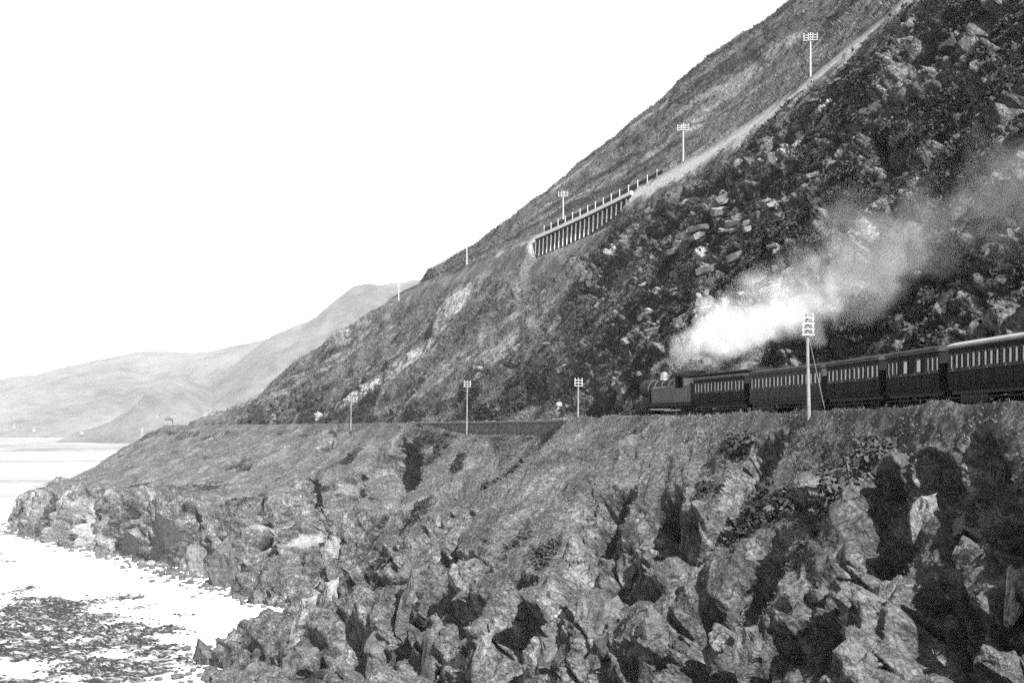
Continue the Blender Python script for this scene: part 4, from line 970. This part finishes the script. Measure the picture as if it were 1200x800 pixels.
i = pick(HS, w, 30000); tn = 0.42 + 0.5 * fbm(HS['P'][i] / 6, 3, 205) - 0.3 * HS['scrub'][i]
scatter('hill_grass', 'rough grass covering the upper hillside around the road', 'grass', M['grass'], HS['P'][i], HS['n'][i], rng.uniform(0.35, 0.85, len(i)), np.clip(tn, 0.05, 1), 5, False)
w = HS['rough'] * inview(HS) * (HS['v'] > 3.02) * (1 - 0.85 * HS['rocky']) * (HS['v'] < 9) * (0.2 + np.clip(fbm(HS['P'] / 3, 3, 207) + 0.3, 0, 1))
i = pick(HS, w, 34000)
scatter('hillside_scrub', 'dark heather and gorse covering the rocky slope above the train', 'scrub', M['scrub'], HS['P'][i], HS['n'][i], rng.uniform(0.22, 0.7, len(i)), np.clip(0.4 + 0.6 * fbm(HS['P'][i] / 2, 3, 209), 0, 1), 10, True)
w = sstep(0.2, 0.6, SC['scrub']) * inview(SC) * (SC['v'] > 0.3) * (SC['v'] < 3.5)
i = pick(SC, w, 5500)
scatter('cliff_scrub', 'low dark bushes scattered over the cliff below the line', 'scrub', M['scrub'], SC['P'][i], SC['n'][i], rng.uniform(0.3, 0.8, len(i)), np.clip(0.5 + 0.6 * fbm(SC['P'][i] / 2, 3, 211), 0, 1), 12, True)

# ------------------------------------------------------------------ small far things
def cottage(px, py, d, w, label, name='cottage', hgt=2.8, dep=5):
    w = w * 0.55
    x = (px - 600) / F * d; z = CZ + (503 - py) / F * d
    t = empty(name, (x, d, z), random.uniform(-.4, .4), label, 'house', None)
    MB().box(-w / 2, w / 2, -dep / 2, dep / 2, -3, hgt).build('wall', M['white'], t)
    r = MB().add([(-w / 2 - .3, -dep / 2 - .4, hgt), (w / 2 + .3, -dep / 2 - .4, hgt), (w / 2 + .3, dep / 2 + .4, hgt), (-w / 2 - .3, dep / 2 + .4, hgt), (-w / 2 - .3, 0, hgt + 3), (w / 2 + .3, 0, hgt + 3)],
                 [(0, 1, 5, 4), (2, 3, 4, 5), (1, 2, 5), (3, 0, 4), (0, 3, 2, 1)]).build('roof', M['slate'], t)
    MB().box(w / 2 - 1.2, w / 2 - .4, -.4, .4, hgt + 1.5, hgt + 4).build('chimney', M['white'], r)
    return t
for px, py, d, w, lab in [(8, 503, 2250, 14, 'white cottage among the far shore houses at the water end'), (17, 500, 2300, 10, 'small white cottage set behind the shore cottages'), (40, 504, 2200, 10, 'isolated white cottage on the far meadow'),
                          (96, 507, 2150, 11, 'white cottage below the wooded knoll across the estuary'), (203, 487, 2050, 14, 'white farmhouse on the lower slope of the wooded knoll'), (241, 486, 2050, 12, 'white cottage on the knoll close to the near spur'), (185, 488, 2080, 10, 'small white cottage beside the farmhouse on the knoll')]:
    cottage(px, py, d, w, lab)
d = 1700; t = empty('marker_tower', ((167 - 600) / F * d, d, CZ - 7 / F * d - 1.5), 0, 'tall narrow white tower on the far shore', 'tower')
MB().box(-1.7, 1.7, -1.7, 1.7, -3, 12).build('shaft', M['white'], t); MB().lathe((0, 0, 12), (0, 0, 1), [(0, 2.3), (2.5, 0.1)], 4).build('cap', M['slate'], t)
x, y, dd_ = at_s(s_at_y(374), -3.2)
t = empty('lineside_hut', (x, y, 29.0), dd_, 'tiny white hut beside the line on the headland', 'hut')
MB().box(-1.3, 1.3, -1.1, 1.1, -1, 2.1).build('wall', M['white'], t); MB().prism([(-1.35, 2.1), (1.35, 2.1), (0, 3.0)], -1.5, 1.5).build('roof', M['slate'], t)
MB().box(-0.4, 0.4, 1.1, 1.14, -0.2, 1.8).build('door', M['timber_dark'], t)

# ------------------------------------------------------------------ engine steam
A = Vector((0, 0, 0)); lx, ly, ld = at_s(LOCO_S + 3.7)
chim = Vector((lx, ly, RT + 4.55)); endp = Vector((36, 70, 45.5))
ax = (endp - chim).normalized(); Lp = (endp - chim).length
rot = ax.to_track_quat('X', 'Z')
# plume profile along its length: sideways offset (local y), lift (local z), radius, density
KX = [0, .05, .12, .22, .35, .5, .7, .9, 1.0]
KZ = [0.0, 0.1, -0.2, -0.6, -0.8, -0.7, -0.5, -0.4, -0.4]
KR = [0.6, 1.7, 3.0, 4.0, 4.7, 5.6, 6.8, 8.0, 8.4]
KD = [0.40, 0.14, 0.11, 0.12, 0.09, 0.034, 0.015, 0.012, 0.0]
def smoke_mat():
    m = bpy.data.materials.new('engine_steam'); m.use_nodes = True; nt = m.node_tree; nt.nodes.clear()
    out = N(nt, 'ShaderNodeOutputMaterial'); pv = N(nt, 'ShaderNodeVolumePrincipled')
    pv.inputs['Color'].default_value = (0.96, 0.96, 0.96, 1); pv.inputs['Anisotropy'].default_value = 0.0
    tc = N(nt, 'ShaderNodeTexCoord').outputs['Object']; sx = N(nt, 'ShaderNodeSeparateXYZ'); nt.links.new(tc, sx.inputs[0])
    t = mth(nt, 'DIVIDE', sx.outputs[0], Lp, None, True)
    def curve(ks, vals, lo, hi):
        c = N(nt, 'ShaderNodeFloatCurve'); cu = c.mapping.curves[0]
        pts = [(k, (v - lo) / (hi - lo)) for k, v in zip(ks, vals)]
        cu.points[0].location = pts[0]; cu.points[1].location = pts[-1]
        for q in pts[1:-1]: cu.points.new(*q)
        c.mapping.update(); nt.links.new(t, c.inputs['Value'])
        return mth(nt, 'MULTIPLY_ADD', c.outputs[0], hi - lo, lo)
    zc = curve(KX, KZ, -1, 1); rr = curve(KX, KR, 0, 8); dn = curve(KX, KD, 0, 1)
    dz = mth(nt, 'SUBTRACT', sx.outputs[2], zc)
    d2 = mth(nt, 'ADD', mth(nt, 'MULTIPLY', dz, dz), mth(nt, 'MULTIPLY', sx.outputs[1], sx.outputs[1]))
    fr = mth(nt, 'DIVIDE', mth(nt, 'SQRT', d2), rr)
    n1 = noise_n(nt, 0.30, 6, 0.6, tc, 0.9); n2 = noise_n(nt, 0.12, 3, 0.5, tc, 0.5)
    shape = mth(nt, 'SUBTRACT', mth(nt, 'MULTIPLY_ADD', n1, 4.2, mth(nt, 'MULTIPLY', n2, 2.6)), mth(nt, 'MULTIPLY_ADD', fr, 1.5, 2.65))
    den = mth(nt, 'MULTIPLY', mth(nt, 'MULTIPLY', mth(nt, 'MULTIPLY', shape, 1.8, None, True), dn), 1.5)
    nt.links.new(den, pv.inputs['Density']); nt.links.new(pv.outputs[0], out.inputs['Volume']); return m
b = MB(); prof = [(k * Lp, max(0.05, r * 1.12)) for k, r in zip(KX, KR)]
b.lathe((0, 0, 0), (1, 0, 0), [(-0.4, 0.3)] + prof + [(Lp + 0.3, 5.5)], 20)
st = b.build('engine_steam', smoke_mat()); st.location = chim; st.rotation_mode = 'QUATERNION'; st.rotation_quaternion = rot
tag(st, 'white steam drifting back from the locomotive over the train and up the rocky slope', 'steam', kind='stuff')

# ------------------------------------------------------------------ sea haze
hm = bpy.data.materials.new('sea_haze'); hm.use_nodes = True; nt = hm.node_tree; nt.nodes.clear()
out = N(nt, 'ShaderNodeOutputMaterial'); pv = N(nt, 'ShaderNodeVolumePrincipled')
pv.inputs['Color'].default_value = (0.97, 0.97, 0.97, 1); pv.inputs['Density'].default_value = 0.00005
nt.links.new(pv.outputs[0], out.inputs['Volume'])
hz = MB().box(-9500, 9500, -700, 14500, -6, 440).build('haze', hm)
tag(hz, 'pale sea haze filling the air over the estuary', 'haze', kind='stuff')
print('objects', len(bpy.data.objects), 'tris', sum(sum(len(p.vertices) - 2 for p in m.polygons) for m in bpy.data.meshes if len(m.polygons) < 5000))
